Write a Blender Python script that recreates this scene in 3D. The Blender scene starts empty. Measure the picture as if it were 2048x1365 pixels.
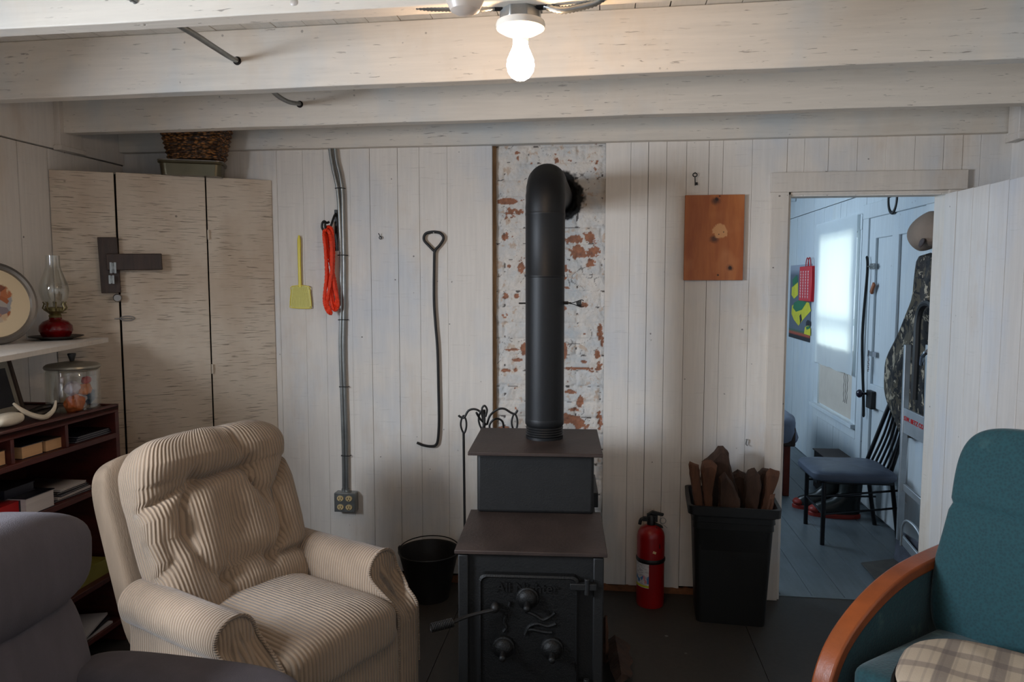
import bpy, bmesh, math, random
from math import sin, cos, pi, radians, atan, atan2, sqrt, exp
from mathutils import Vector, Matrix, noise
random.seed(7)
S = bpy.context.scene
COL = S.collection

# ------------------------------------------------------------------ camera
F = 1450.0; YAW = radians(7); PITCH = atan(117.5 / F); EYE = Vector((0, 0, 1.43))
cam = bpy.data.cameras.new('camera'); cam.sensor_width = 36; cam.lens = F * 36 / 2048; cam.clip_start = 0.05
co = bpy.data.objects.new('camera', cam); COL.objects.link(co)
co.location = EYE; co.rotation_euler = (pi / 2 - PITCH, 0, YAW)
S.camera = co
# ------------------------------------------------------------------ view
S.view_settings.view_transform = 'Standard'
S.view_settings.look = 'None'; S.view_settings.gamma = 1; S.view_settings.use_curve_mapping = False
S.view_settings.exposure = 0.0
# ------------------------------------------------------------------ world + daylight
w = bpy.data.worlds.new('world'); S.world = w; w.use_nodes = True
bg = w.node_tree.nodes['Background']; bg.inputs[0].default_value = (0.62, 0.78, 1.0, 1); bg.inputs[1].default_value = 1.0
def area(name, loc, rot, sx, sy, power, col):
    l = bpy.data.lights.new(name, 'AREA'); l.shape = 'RECTANGLE'; l.size = sx; l.size_y = sy; l.energy = power; l.color = col
    o = bpy.data.objects.new(name, l); COL.objects.link(o); o.location = loc; o.rotation_euler = rot; return o
# daylight just outside the windows, shining in
area('daylight_main_window', (-2.48, 0.68, 1.40), (0, -pi / 2 + .72, 0), 1.1, 0.72, 170.0, (0.79, 0.88, 1.0))
area('daylight_near_window', (0.3, -1.82, 1.4), (pi / 2, 0, 0), 1.2, 1.0, 3.5, (0.78, 0.88, 1.0))
area('daylight_second_room', (-0.95, 5.4, 1.75), (0, -pi / 2, 0), 1.0, 1.4, 44.0, (0.66, 0.83, 1.0))
area('daylight_curtain', (2.55, 5.40, 1.30), (0, pi / 2, 0), 1.0, 0.9, 19.0, (0.90, 1.0, 0.92))
BULB_W = 126.0

# ------------------------------------------------------------------ pixel helpers (photo frame 2048x1365)
_FW = Vector((-sin(YAW) * cos(PITCH), cos(YAW) * cos(PITCH), -sin(PITCH))); _R = Vector((cos(YAW), sin(YAW), 0)); _U = _R.cross(_FW)
def ray(x, y): return _FW + _R * ((x - 1024) / F) + _U * ((682.5 - y) / F)
def PY(x, y, v): d = ray(x, y); return EYE + d * (v / d.y)
def PX(x, y, v): d = ray(x, y); return EYE + d * (v / d.x)
def PZ(x, y, v): d = ray(x, y); return EYE + d * ((v - EYE.z) / d.z)
def PP(x, y, p0, n): d = ray(x, y); return EYE + d * ((p0 - EYE).dot(n) / d.dot(n))

# ------------------------------------------------------------------ mesh builder
class MB:
    def __init__(s): s.v = []; s.f = []; s.a = None; s.rib = None
    def add(s, vs, fs):
        b = len(s.v); s.v += [Vector(v) for v in vs]; s.f += [tuple(i + b for i in f) for f in fs]; return s
    def box(s, x0, x1, y0, y1, z0, z1):
        return s.add([(x0,y0,z0),(x1,y0,z0),(x1,y1,z0),(x0,y1,z0),(x0,y0,z1),(x1,y0,z1),(x1,y1,z1),(x0,y1,z1)],
                     [(0,3,2,1),(4,5,6,7),(0,1,5,4),(1,2,6,5),(2,3,7,6),(3,0,4,7)])
    def obox(s, c, size, rot=None):
        c = Vector(c); hx, hy, hz = [q / 2 for q in size]; R_ = rot if rot is not None else Matrix.Identity(3)
        b = MB().box(-hx, hx, -hy, hy, -hz, hz); return s.add([c + R_ @ v for v in b.v], b.f)
    def quadbox(s, pts, ext):
        ext = Vector(ext); n = len(pts); a = [Vector(p) for p in pts]; b = [p + ext for p in a]
        return s.add(a + b, [tuple(range(n)), tuple(range(2 * n - 1, n - 1, -1))] + [(i + n, (i + 1) % n + n, (i + 1) % n, i) for i in range(n)])
    def tube(s, pts, r, n=8, closed=False, flat=1.0, up=None):
        P = [Vector(p) for p in pts]; m = len(P); rr = r if isinstance(r, (list, tuple)) else [r] * m
        T = []
        for i in range(m):
            if closed: t = P[(i + 1) % m] - P[i - 1]
            else: t = P[min(i + 1, m - 1)] - P[max(i - 1, 0)]
            T.append(t.normalized() if t.length > 1e-9 else Vector((0, 0, 1)))
        u = Vector(up) if up is not None else (Vector((0, 0, 1)) if abs(T[0].z) < .9 else Vector((1, 0, 0)))
        vs = []
        for i in range(m):
            u = (u - T[i] * u.dot(T[i]))
            u = u.normalized() if u.length > 1e-6 else T[i].orthogonal().normalized()
            w_ = T[i].cross(u)
            for k in range(n):
                a = 2 * pi * k / n; vs.append(P[i] + (u * cos(a) + w_ * sin(a) * flat) * rr[i])
        fs = []
        for i in range(m if closed else m - 1):
            j = (i + 1) % m
            for k in range(n): fs.append((i * n + k, i * n + (k + 1) % n, j * n + (k + 1) % n, j * n + k))
        if not closed: fs.append(tuple(range(n - 1, -1, -1))); fs.append(tuple((m - 1) * n + k for k in range(n)))
        return s.add(vs, fs)
    def lathe(s, prof, c=(0, 0, 0), rot=None, n=32, sx=1, sy=1):
        c = Vector(c); vs = []; m = len(prof)
        for r, z in prof:
            for k in range(n):
                a = 2 * pi * k / n; v = Vector((r * cos(a) * sx, r * sin(a) * sy, z)); vs.append(c + (rot @ v if rot is not None else v))
        fs = []
        for i in range(m - 1):
            for k in range(n): fs.append((i * n + k, i * n + (k + 1) % n, (i + 1) * n + (k + 1) % n, (i + 1) * n + k))
        if prof[0][0] > 1e-6: fs.append(tuple(range(n - 1, -1, -1)))
        if prof[-1][0] > 1e-6: fs.append(tuple((m - 1) * n + k for k in range(n)))
        return s.add(vs, fs)
    def sup(s, c, size, e1=.4, e2=.4, nu=32, nv=20, rot=None, disp=None):
        c = Vector(c); sg = lambda v, e: (1 if v >= 0 else -1) * abs(v) ** e
        vs = []
        for i in range(nv + 1):
            ph = -pi / 2 + pi * i / nv
            for k in range(nu):
                th = 2 * pi * k / nu
                v = Vector((sg(cos(ph), e1) * sg(cos(th), e2), sg(cos(ph), e1) * sg(sin(th), e2), sg(sin(ph), e1)))
                p = Vector((v.x * size[0], v.y * size[1], v.z * size[2]))
                if disp: p = disp(p, v)
                vs.append(c + (rot @ p if rot is not None else p))
        fs = [(i * nu + k, i * nu + (k + 1) % nu, (i + 1) * nu + (k + 1) % nu, (i + 1) * nu + k) for i in range(nv) for k in range(nu)]
        return s.add(vs, fs)
    def build(s, name, m, parent=None, bevel=0, world=False, angle=35, seg=2, sub=0):
        me = bpy.data.meshes.new(name)
        vs = s.v; org = Vector((0, 0, 0))
        if parent is not None:
            if world:
                W = ROOTM[parent.name].inverted(); vs = [W @ v for v in vs]
        elif not s.a == 'keep':
            lo = Vector([min(v[i] for v in vs) for i in range(3)]); hi = Vector([max(v[i] for v in vs) for i in range(3)])
            org = Vector(((lo.x + hi.x) / 2, (lo.y + hi.y) / 2, lo.z)); vs = [v - org for v in vs]
        me.from_pydata([tuple(v) for v in vs], [], s.f)
        if s.rib:
            ra = me.attributes.new('rib', 'FLOAT', 'POINT'); ra.data.foreach_set('value', s.rib)
        bm = bmesh.new(); bm.from_mesh(me)
        bmesh.ops.remove_doubles(bm, verts=bm.verts, dist=1e-5)
        bmesh.ops.recalc_face_normals(bm, faces=bm.faces)
        lim = radians(angle)
        for f in bm.faces: f.smooth = True
        for e in bm.edges:
            if len(e.link_faces) == 2 and e.calc_face_angle(0) > lim: e.smooth = False
        bm.to_mesh(me); bm.free()
        me.materials.append(m)
        o = bpy.data.objects.new(name, me); COL.objects.link(o)
        o.location = org
        if parent is not None: o.parent = parent; ROOTM[o.name] = ROOTM[parent.name]
        else: ROOTM[o.name] = Matrix.Translation(org)
        if bevel:
            b = o.modifiers.new('bevel', 'BEVEL'); b.width = bevel; b.segments = seg; b.limit_method = 'ANGLE'; b.angle_limit = radians(40); b.harden_normals = False
        if sub:
            b = o.modifiers.new('sub', 'SUBSURF'); b.levels = sub; b.render_levels = sub
        return o
ROOTM = {}
def empty(name, loc, rz, label, cat, group=None):
    o = bpy.data.objects.new(name, None); COL.objects.link(o); o.location = loc; o.rotation_euler = (0, 0, rz); o.empty_display_size = .1
    ROOTM[o.name] = Matrix.Translation(Vector(loc)) @ Matrix.Rotation(rz, 4, 'Z')
    return tag(o, label, cat, group)
def tag(o, label, cat, group=None, kind=None):
    o['label'] = label; o['category'] = cat
    if group: o['group'] = group
    if kind: o['kind'] = kind
    return o
def struct(o, label=None):
    o['kind'] = 'structure'
    if label: o['label'] = label
    return o
def lab(o, label): o['label'] = label; return o
def cr(pts, k=6, closed=False):
    P = [Vector(p) for p in pts]; n = len(P); out = []
    rng = range(n) if closed else range(n - 1)
    for i in rng:
        if closed: a, b, c, d = P[i - 1], P[i], P[(i + 1) % n], P[(i + 2) % n]
        else: a, b, c, d = P[max(i - 1, 0)], P[i], P[i + 1], P[min(i + 2, n - 1)]
        for j in range(k):
            t = j / k; out.append(.5 * ((2 * b) + (c - a) * t + (2 * a - 5 * b + 4 * c - d) * t * t + (3 * b - a - 3 * c + d) * t ** 3))
    if not closed: out.append(P[-1].copy())
    return out
def text_mb(txt, size, depth, M4, bold=0.0):
    c = bpy.data.curves.new('t', 'FONT'); c.body = txt; c.size = size; c.extrude = depth; c.align_x = 'CENTER'; c.align_y = 'CENTER'; c.offset = bold
    o = bpy.data.objects.new('t', c); COL.objects.link(o)
    dg = bpy.context.evaluated_depsgraph_get(); me = bpy.data.meshes.new_from_object(o.evaluated_get(dg))
    mb = MB().add([M4 @ v.co for v in me.vertices], [tuple(p.vertices) for p in me.polygons])
    bpy.data.objects.remove(o); bpy.data.curves.remove(c); bpy.data.meshes.remove(me)
    return mb

# ------------------------------------------------------------------ materials
def lin(c):
    r = []
    for v in c:
        v = v / 255.0; r.append(v / 12.92 if v <= .04045 else ((v + .055) / 1.055) ** 2.4)
    return (*r, 1)
class NT:
    def __init__(s, name):
        s.m = bpy.data.materials.new(name); s.m.use_nodes = True; s.t = s.m.node_tree; s.b = s.t.nodes['Principled BSDF']
        s.co = s.t.nodes.new('ShaderNodeTexCoord').outputs['Object']
    def n(s, ty, **k):
        x = s.t.nodes.new(ty)
        for a, v in k.items(): setattr(x, a, v)
        return x
    def l(s, a, b): s.t.links.new(a, b)
    def map(s, sc, loc=(0, 0, 0), rot=(0, 0, 0), src=None):
        x = s.n('ShaderNodeMapping'); x.inputs['Scale'].default_value = sc; x.inputs['Location'].default_value = loc; x.inputs['Rotation'].default_value = rot
        s.l(src or s.co, x.inputs['Vector']); return x.outputs[0]
    def noise(s, v, sc, det=4, rough=.55, dist=0):
        x = s.n('ShaderNodeTexNoise'); x.inputs['Scale'].default_value = sc; x.inputs['Detail'].default_value = det; x.inputs['Roughness'].default_value = rough; x.inputs['Distortion'].default_value = dist
        s.l(v, x.inputs['Vector']); return x.outputs['Fac']
    def ramp(s, f, stops):
        x = s.n('ShaderNodeValToRGB'); e = x.color_ramp.elements
        while len(e) < len(stops): e.new(.5)
        for i, (p, c) in enumerate(stops): e[i].position = p; e[i].color = c if len(c) == 4 else (*c, 1)
        s.l(f, x.inputs[0]); return x.outputs[0]
    def step(s, f, a, b, lo=0.0, hi=1.0):
        x = s.n('ShaderNodeMapRange'); x.inputs[1].default_value = a; x.inputs[2].default_value = b; x.inputs[3].default_value = lo; x.inputs[4].default_value = hi
        s.l(f, x.inputs[0]); return x.outputs[0]
    def mix(s, f, a, b, mode='MIX'):
        x = s.n('ShaderNodeMix', data_type='RGBA', blend_type=mode)
        for i, v in ((0, f), (6, a), (7, b)):
            if isinstance(v, (float, int, tuple)): x.inputs[i].default_value = v
            else: s.l(v, x.inputs[i])
        return x.outputs[2]
    def math(s, op, a, b=0.0):
        x = s.n('ShaderNodeMath', operation=op)
        for i, v in ((0, a), (1, b)):
            if isinstance(v, (float, int)): x.inputs[i].default_value = v
            else: s.l(v, x.inputs[i])
        return x.outputs[0]
    def bump(s, h, st, d=.01, prev=None):
        x = s.n('ShaderNodeBump'); x.inputs['Strength'].default_value = st; x.inputs['Distance'].default_value = d; s.l(h, x.inputs['Height'])
        if prev is not None: s.l(prev, x.inputs['Normal'])
        return x.outputs[0]
    def out(s, col=None, rough=.5, metal=0, nrm=None, **k):
        if col is not None:
            if isinstance(col, tuple): s.b.inputs['Base Color'].default_value = col
            else: s.l(col, s.b.inputs['Base Color'])
        if isinstance(rough, (float, int)): s.b.inputs['Roughness'].default_value = rough
        else: s.l(rough, s.b.inputs['Roughness'])
        s.b.inputs['Metallic'].default_value = metal
        if nrm is not None: s.l(nrm, s.b.inputs['Normal'])
        for a, v in k.items(): s.b.inputs[a.replace('_', ' ')].default_value = v
        return s.m
def simple(name, c, rough=.5, metal=0, var=.12, sc=12, bump=0, bsc=150, stretch=(1, 1, 1), **k):
    g = NT(name); L = lin(c); v = g.map(stretch)
    f = g.noise(v, sc)
    a = tuple(x * (1 - var) for x in L[:3]) + (1,); b = tuple(min(1, x * (1 + var)) for x in L[:3]) + (1,)
    col = g.ramp(f, [(.3, a), (.7, b)])
    nr = g.bump(g.noise(g.map(stretch), bsc, 3), bump, .003) if bump else None
    return g.out(col, rough, metal, nr, **k)
def paint(name, c, c2, c3, grain='z', cracks=0.0, specks=1.0, rough=.6, mul=1.0):
    g = NT(name)
    st = {'z': (1, 1, .06), 'x': (.06, 1, 1), 'y': (1, .06, 1)}[grain]
    big = g.noise(g.map((1, 1, .6), (3.1, 1.7, .4)), 2.2, 4, .6)
    big2 = g.noise(g.map((1, 1, .5), (8.1, 5.7, 2.4)), 3.1, 5, .65)
    fine = g.noise(g.map(st), 60, 5, .6)
    col = g.mix(g.step(big, .50, .68, 0, .75), lin(c), lin(c2))
    col = g.mix(g.step(big2, .55, .72, 0, .6), col, lin(c3))
    col = g.mix(g.step(fine, .35, .7, .12, 0), col, lin(tuple(v * .55 for v in c)))
    # worn specks and nail marks
    vo = g.n('ShaderNodeTexVoronoi'); vo.inputs['Scale'].default_value = 17; g.l(g.co, vo.inputs['Vector'])
    gate = g.step(g.noise(g.co, 9, 2), .56, .60)
    sp = g.math('MULTIPLY', g.step(g.math('ADD', vo.outputs['Distance'], g.math('MULTIPLY', g.noise(g.co, 120, 2), .12)), .11, .135, 1, 0), gate)
    col = g.mix(g.math('MULTIPLY', sp, .75 * specks), col, lin((62, 48, 40)))
    h = g.math('MULTIPLY', fine, .5)
    if cracks:
        cs = {'z': (9, 9, 190), 'x': (16, 60, 150), 'y': (60, 16, 150)}[grain]
        cn = g.noise(g.map(cs), 1.0, 3, .55, .6)
        gate2 = g.step(g.noise(g.map((1, 1, 1), (1, 2, 3)), 2.6, 2), .36, .56)
        ck = g.math('MULTIPLY', g.step(cn, .655, .70), gate2)
        col = g.mix(g.math('MULTIPLY', ck, cracks), col, lin((70, 55, 45)))
        h = g.math('SUBTRACT', h, g.math('MULTIPLY', ck, 1.5))
    nr = g.bump(h, .35, .004)
    return g.out(col, rough, 0, nr)

WALLC = (228, 220, 210); COOL = (202, 206, 211); WARM = (212, 194, 174)
m_wall = paint('painted_boards', WALLC, COOL, WARM, 'z', .07)
m_wall2 = paint('painted_boards_cool', (205, 212, 216), (190, 202, 212), (210, 214, 212), 'z', 0, .6)
m_cab = paint('crackled_cabinet_paint', (214, 198, 178), (204, 190, 172), (196, 172, 146), 'z', 0, .8)
m_beam = paint('painted_beam', (224, 214, 200), (200, 204, 204), (214, 198, 178), 'x', .55, .6)
m_ceil = paint('painted_ceiling', (222, 216, 206), (206, 210, 210), (206, 196, 180), 'y', .1, .3)
m_door = paint('painted_plank_door', (212, 206, 200), (198, 202, 210), (196, 178, 160), 'z', .1, 1.0)
m_trim = paint('painted_trim', (216, 206, 194), (200, 200, 200), (200, 180, 158), 'z', .15, 1.0)
m_dark = simple('dark_gap', (24, 19, 16), .95, 0)

def cabinet_paint():
    g = NT('cabinet_paint')
    big = g.noise(g.map((1, 1, .6)), 3, 4, .6)
    col = g.mix(g.step(big, .45, .65, 0, .8), lin((212, 196, 176)), lin((190, 168, 144)))
    v = g.map((11, 11, 230)); cn = g.noise(v, 1.0, 2, .5, .5)
    gate = g.step(g.noise(g.map((3, 3, 2), (4, 1, 0)), 2.0, 2), .35, .55)
    ck = g.math('MULTIPLY', g.step(cn, .60, .66), gate)
    col = g.mix(g.math('MULTIPLY', ck, .6), col, lin((84, 66, 52)))
    vo = g.n('ShaderNodeTexVoronoi'); vo.inputs['Scale'].default_value = 11; g.l(g.co, vo.inputs['Vector'])
    sp = g.math('MULTIPLY', g.step(vo.outputs['Distance'], .05, .07, 1, 0), g.step(g.noise(g.co, 5, 2), .5, .55))
    col = g.mix(g.math('MULTIPLY', sp, .6), col, lin((60, 46, 38)))
    nr = g.bump(g.math('SUBTRACT', g.math('MULTIPLY', g.noise(g.map((8, 8, 80)), 1, 4), .6), ck), .55, .005)
    return g.out(col, .55, 0, nr)
m_cab = cabinet_paint()

def floor_mat(name, c, c2, sc=3, rough=.55, gr=(1, .1, 1)):
    g = NT(name)
    col = g.mix(g.step(g.noise(g.map((1, .6, 1)), sc, 5, .65), .35, .7), lin(c), lin(c2))
    col = g.mix(g.step(g.noise(g.map(gr), 45, 4, .6), .4, .75, .0, .25), col, lin(tuple(v * .5 for v in c)))
    vo = g.n('ShaderNodeTexVoronoi'); vo.inputs['Scale'].default_value = 9; g.l(g.co, vo.inputs['Vector'])
    sp = g.math('MULTIPLY', g.step(vo.outputs['Distance'], .05, .08, 1, 0), g.step(g.noise(g.co, 4, 2), .55, .6))
    col = g.mix(g.math('MULTIPLY', sp, .5), col, lin((150, 150, 145)))
    return g.out(col, rough, 0, g.bump(g.noise(g.map(gr), 60, 3), .25, .003))
m_floor = floor_mat('worn_floor', (58, 52, 45), (48, 45, 42), 2.5, .6, (1, 1, 1))
m_floor2 = floor_mat('grey_floor_boards', (104, 114, 120), (88, 96, 100), 3.2, .42)

m_iron = simple('black_iron', (34, 32, 31), .5, .3, .2, 30, .25, 180)
m_stove = simple('stove_iron', (26, 26, 26), .55, .2, .15, 14, .3, 160)
m_stovetop = simple('rusty_stove_plate', (60, 48, 43), .55, .3, .3, 7, .35, 90)
m_pipe = simple('stove_pipe_steel', (25, 26, 28), .5, .35, .1, 5, .08, 60, (1, 1, .3))
m_cast = simple('cast_iron', (17, 17, 17), .5, .3, .2, 20, .5, 220)
m_galv = simple('galvanised_steel', (150, 152, 150), .38, .85, .15, 25, .1, 90)
m_alum = simple('aluminium', (176, 182, 186), .4, .7, .1, 12, .1, 90)
m_porc = simple('white_porcelain', (235, 228, 216), .25, 0, .02)
m_yellow = simple('yellow_plastic', (226, 206, 30), .4, 0, .06)
m_orange = simple('orange_rope', (240, 62, 22), .5, 0, .15, 60, .8, 260)
m_red = simple('red_enamel', (140, 10, 13), .34, 0, .15, 7, .05)
m_blackp = simple('black_plastic', (13, 14, 14), .5, 0, .15, 20, .1)
m_white = simple('white_paper', (224, 224, 220), .7, 0, .03)
m_ivory = simple('ivory_socket', (214, 190, 140), .4, 0, .05)
m_wooddk = simple('dark_oak', (58, 40, 30), .55, 0, .35, 5, .4, 40, (14, 14, 1.2))
m_rope_tan = simple('rust_brown', (120, 74, 42), .7, 0, .3, 30, .3)
m_book = simple('bookcase_mahogany', (78, 30, 22), .5, 0, .3, 5, .2, 30, (2, 1, 8))
m_page = simple('book_pages', (204, 158, 112), .8, 0, .1, 200, .3, 300, (.02, .02, 1))
m_whitepage = simple('white_pages', (206, 196, 190), .8, 0, .06, 200, .2, 300, (.02, .02, 1))
m_redbook = simple('red_book_cover', (170, 12, 16), .45, 0, .08)
m_darkbook = simple('dark_book_cover', (26, 26, 36), .4, 0, .2)
m_pewter = simple('pewter', (130, 124, 118), .32, .8, .15, 10)
m_bone = simple('bone', (222, 208, 184), .45, 0, .1, 14, .1)
m_greyfab = simple('grey_velour', (80, 74, 78), .9, 0, .12, 6, .4, 160, (3, 3, .5))
m_vinyl = simple('slate_vinyl', (74, 82, 98), .45, 0, .25, 6, .3, 24)
m_blacktube = simple('black_tube_enamel', (16, 16, 20), .28, .2, .1)
m_rubber = simple('rubber_boot', (34, 38, 36), .32, 0, .2, 12)
m_redrub = simple('red_rubber_sole', (150, 42, 30), .5, 0, .15)
m_chrome = simple('chrome', (190, 190, 195), .18, 1, .03)
m_brass = simple('dull_brass', (130, 118, 80), .35, .8, .15, 20)
m_cap = simple('khaki_cap', (132, 112, 96), .85, 0, .1, 9, .3, 200)
m_blanket = simple('grey_blue_blanket', (120, 126, 142), .95, 0, .2, 7, .4, 60)
m_redleg = simple('red_brown_leg', (110, 42, 24), .45, 0, .2)
m_olive = simple('olive_tin', (84, 77, 58), .3, .6, .2, 6)
m_card = simple('mat_board', (196, 186, 174), .9, 0, .04)
m_turn = simple('orange_wood', (150, 84, 48), .6, 0, .2)
m_redplastic = simple('red_printed_plastic', (196, 20, 34), .4, 0, .06)
m_arm = simple('honey_wood', (142, 72, 34), .3, 0, .25, 4, .1, 40, (3, 3, 3))
m_plate = simple('charred_plate', (40, 34, 30), .45, .3, .2)
m_bark = simple('firewood_bark', (58, 39, 28), .9, 0, .45, 16, 1.0, 60, (2, 2, .5))
m_split = simple('split_firewood', (82, 50, 31), .85, 0, .35, 9, .8, 50, (4, 4, .6))

def corduroy(name, axis, c=(168, 144, 120), pitch=.0125, rib=False):
    g = NT(name)
    wv = g.n('ShaderNodeTexWave', wave_type='BANDS', bands_direction=axis, wave_profile='SIN'); wv.inputs['Scale'].default_value = .31416 / pitch
    wv.inputs['Distortion'].default_value = .9; wv.inputs['Detail'].default_value = 1; wv.inputs['Detail Scale'].default_value = .35
    if rib:
        at = g.n('ShaderNodeAttribute', attribute_name='rib'); se = g.n('ShaderNodeSeparateXYZ'); g.l(g.co, se.inputs[0]); cb_ = g.n('ShaderNodeCombineXYZ')
        g.l(at.outputs['Fac'], cb_.inputs[0]); g.l(se.outputs[2], cb_.inputs[2]); g.l(cb_.outputs[0], wv.inputs['Vector'])
    else: g.l(g.co, wv.inputs['Vector'])
    f = wv.outputs['Fac']
    a = g.step(g.noise(g.co, 5, 5, .6), .35, .7)
    col = g.mix(a, lin(c), lin(tuple(v * .86 for v in c)))
    col = g.mix(g.step(f, .0, .35, .42, 0), col, lin(tuple(v * .42 for v in c)))
    n1 = g.bump(g.noise(g.co, 260, 2), .25, .002)
    return g.out(col, .95, 0, g.bump(f, .8, .004, n1), Sheen_Weight=.25)
m_cordX = corduroy('corduroy_lengthwise', 'X'); m_cordY = corduroy('corduroy_crosswise', 'Y', pitch=.011); m_cordB = corduroy('corduroy_back', 'X', rib=True)
m_cordP = corduroy('corduroy_piping', 'Z', pitch=.006)

def teal():
    g = NT('teal_upholstery')
    vo = g.n('ShaderNodeTexVoronoi'); vo.inputs['Scale'].default_value = 140; g.l(g.co, vo.inputs['Vector'])
    col = g.mix(g.step(vo.outputs['Distance'], .2, .8), lin((13, 54, 61)), lin((18, 66, 72)))
    st = g.math('MULTIPLY', g.step(g.noise(g.map((1, 1, 1), (.3, .2, .33)), 9, 3), .60, .68), g.step(g.noise(g.co, 2.2, 2), .5, .62))
    col = g.mix(g.math('MULTIPLY', st, .45), col, lin((120, 150, 140)))
    return g.out(col, .85, 0, g.bump(vo.outputs['Distance'], .3, .002), Sheen_Weight=.2)
m_teal = teal()
def plaid():
    g = NT('plaid_cloth'); sep = g.n('ShaderNodeSeparateXYZ'); g.l(g.co, sep.inputs[0])
    def bands(o, f):
        s_ = g.math('SINE', g.math('MULTIPLY', o, f)); return g.step(s_, .55, .7)
    col = g.mix(g.math('MULTIPLY', bands(sep.outputs[0], 62), .55), lin((190, 172, 150)), lin((92, 84, 84)))
    col = g.mix(g.math('MULTIPLY', bands(sep.outputs[1], 62), .45), col, lin((104, 92, 90)))
    col = g.mix(g.math('MULTIPLY', g.step(g.math('SINE', g.math('MULTIPLY', sep.outputs[0], 250)), .6, .9), .2), col, lin((90, 82, 80)))
    return g.out(col, .95, 0, g.bump(g.noise(g.co, 250, 2), .3, .002))
m_plaid = plaid()
def camo():
    g = NT('camouflage_cloth')
    a = g.step(g.noise(g.map((1, 1, .8)), 11, 3, .6, .4), .46, .50); b = g.step(g.noise(g.map((1, 1, 1), (5, 5, 5)), 14, 4, .6, .5), .52, .55); c = g.step(g.noise(g.map((1, 1, 1), (9, 2, 5)), 16, 4, .65, .5), .58, .61)
    col = g.mix(a, lin((42, 39, 37)), lin((78, 70, 56))); col = g.mix(b, col, lin((18, 18, 20))); col = g.mix(c, col, lin((158, 146, 126)))
    return g.out(col, .9, 0, g.bump(g.noise(g.co, 9, 3), .6, .02))
m_camo = camo()
def pine():
    g = NT('knotty_pine')
    v = g.map((1, 1, .14)); f = g.noise(v, 26, 5, .6, .3)
    col = g.mix(g.step(f, .3, .72), lin((182, 106, 52)), lin((150, 76, 34)))
    big = g.noise(g.map((1, 1, .8), (1, 0, 2)), 5, 3); col = g.mix(g.step(big, .5, .7, 0, .6), col, lin((206, 138, 86)))
    def spot(x, z, r, c, blur=.4, sx=1.0, k=.9):
        nonlocal col
        d = g.n('ShaderNodeVectorMath', operation='DISTANCE'); g.l(g.map((1 / sx, 0, 1)), d.inputs[0]); d.inputs[1].default_value = (x / sx, 0, z)
        dd = g.math('ADD', d.outputs['Value'], g.math('MULTIPLY', g.math('SUBTRACT', g.noise(g.co, 60, 2), .5), r * .9))
        col = g.mix(g.step(dd, r * (1 - blur), r, k, 0), col, lin(c))
    spot(.003, .345, .022, (70, 36, 24), .7, 1.2); spot(.008, .352, .009, (30, 16, 12)); spot(0, .18, .021, (72, 38, 24), .7, 1.1)
    spot(.07, .055, .018, (80, 40, 26), .7); spot(.07, .055, .010, (32, 16, 12)); spot(.025, .215, .033, (216, 158, 104), .15, 1, .85)
    spot(.02, .365, .004, (30, 18, 14)); spot(.02, .023, .005, (30, 18, 14)); spot(.02, .20, .003, (40, 20, 14)); spot(.04, .21, .003, (40, 20, 14))
    return g.out(col, .5, 0, g.bump(f, .15, .002))
m_pine = pine()
def weave(name, c1, c2, sc=1.0):
    g = NT(name)
    vo = g.n('ShaderNodeTexVoronoi'); vo.inputs['Scale'].default_value = 1; g.l(g.map((60 * sc, 60 * sc, 170 * sc)), vo.inputs['Vector'])
    sepc = vo.outputs['Color']; bw = g.n('ShaderNodeRGBToBW'); g.l(sepc, bw.inputs[0])
    col = g.mix(g.step(bw.outputs[0], .2, .8), lin(c1), lin(c2)); col = g.mix(g.step(vo.outputs['Distance'], .35, .6, 0, .9), col, lin((20, 12, 8)))
    return g.out(col, .5, 0, g.bump(g.math('SUBTRACT', 1.0, vo.outputs['Distance']), .8, .006))
m_basket = weave('wicker', (70, 42, 22), (176, 118, 60))
def curtain_mat():
    g = NT('curtain_cloth'); t = g.n('ShaderNodeBsdfTranslucent'); t.inputs[0].default_value = (.85, .9, .88, 1)
    d = g.n('ShaderNodeBsdfDiffuse'); d.inputs[0].default_value = (.82, .86, .9, 1); mx = g.n('ShaderNodeMixShader'); mx.inputs[0].default_value = .5
    g.l(d.outputs[0], mx.inputs[1]); g.l(t.outputs[0], mx.inputs[2]); g.l(mx.outputs[0], g.t.nodes['Material Output'].inputs[0]); return g.m
m_curtain = curtain_mat()
def glass(name, c=(1, 1, 1, 1), rough=.0, thin=True):
    g = NT(name)
    gl = g.n('ShaderNodeBsdfGlossy'); gl.inputs['Roughness'].default_value = .04; gl.inputs[0].default_value = (1, 1, 1, 1)
    tr = g.n('ShaderNodeBsdfTransparent'); tr.inputs[0].default_value = c
    lw = g.n('ShaderNodeLayerWeight'); lw.inputs[0].default_value = .25; mx = g.n('ShaderNodeMixShader')
    g.l(g.step(lw.outputs['Facing'], 0, 1, .05, .55), mx.inputs[0]); g.l(tr.outputs[0], mx.inputs[1]); g.l(gl.outputs[0], mx.inputs[2])
    g.l(mx.outputs[0], g.t.nodes['Material Output'].inputs[0]); return g.m
m_glass = glass('clear_glass', (.93, .94, .93, 1))
m_redglass = NT('ruby_glass').out(lin((112, 3, 8)), .08, 0, None, Transmission_Weight=.35, IOR=1.45)
m_frost = NT('frosted_plastic').out(lin((236, 226, 216)), .35, 0, None, Transmission_Weight=.55)
def bulb_mat():
    g = NT('lit_bulb'); g.b.inputs['Emission Color'].default_value = (1.0, .68, .42, 1); g.b.inputs['Emission Strength'].default_value = BULB_W
    g.b.inputs['Base Color'].default_value = (.9, .9, .88, 1); return g.m
m_bulb = bulb_mat()
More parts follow.
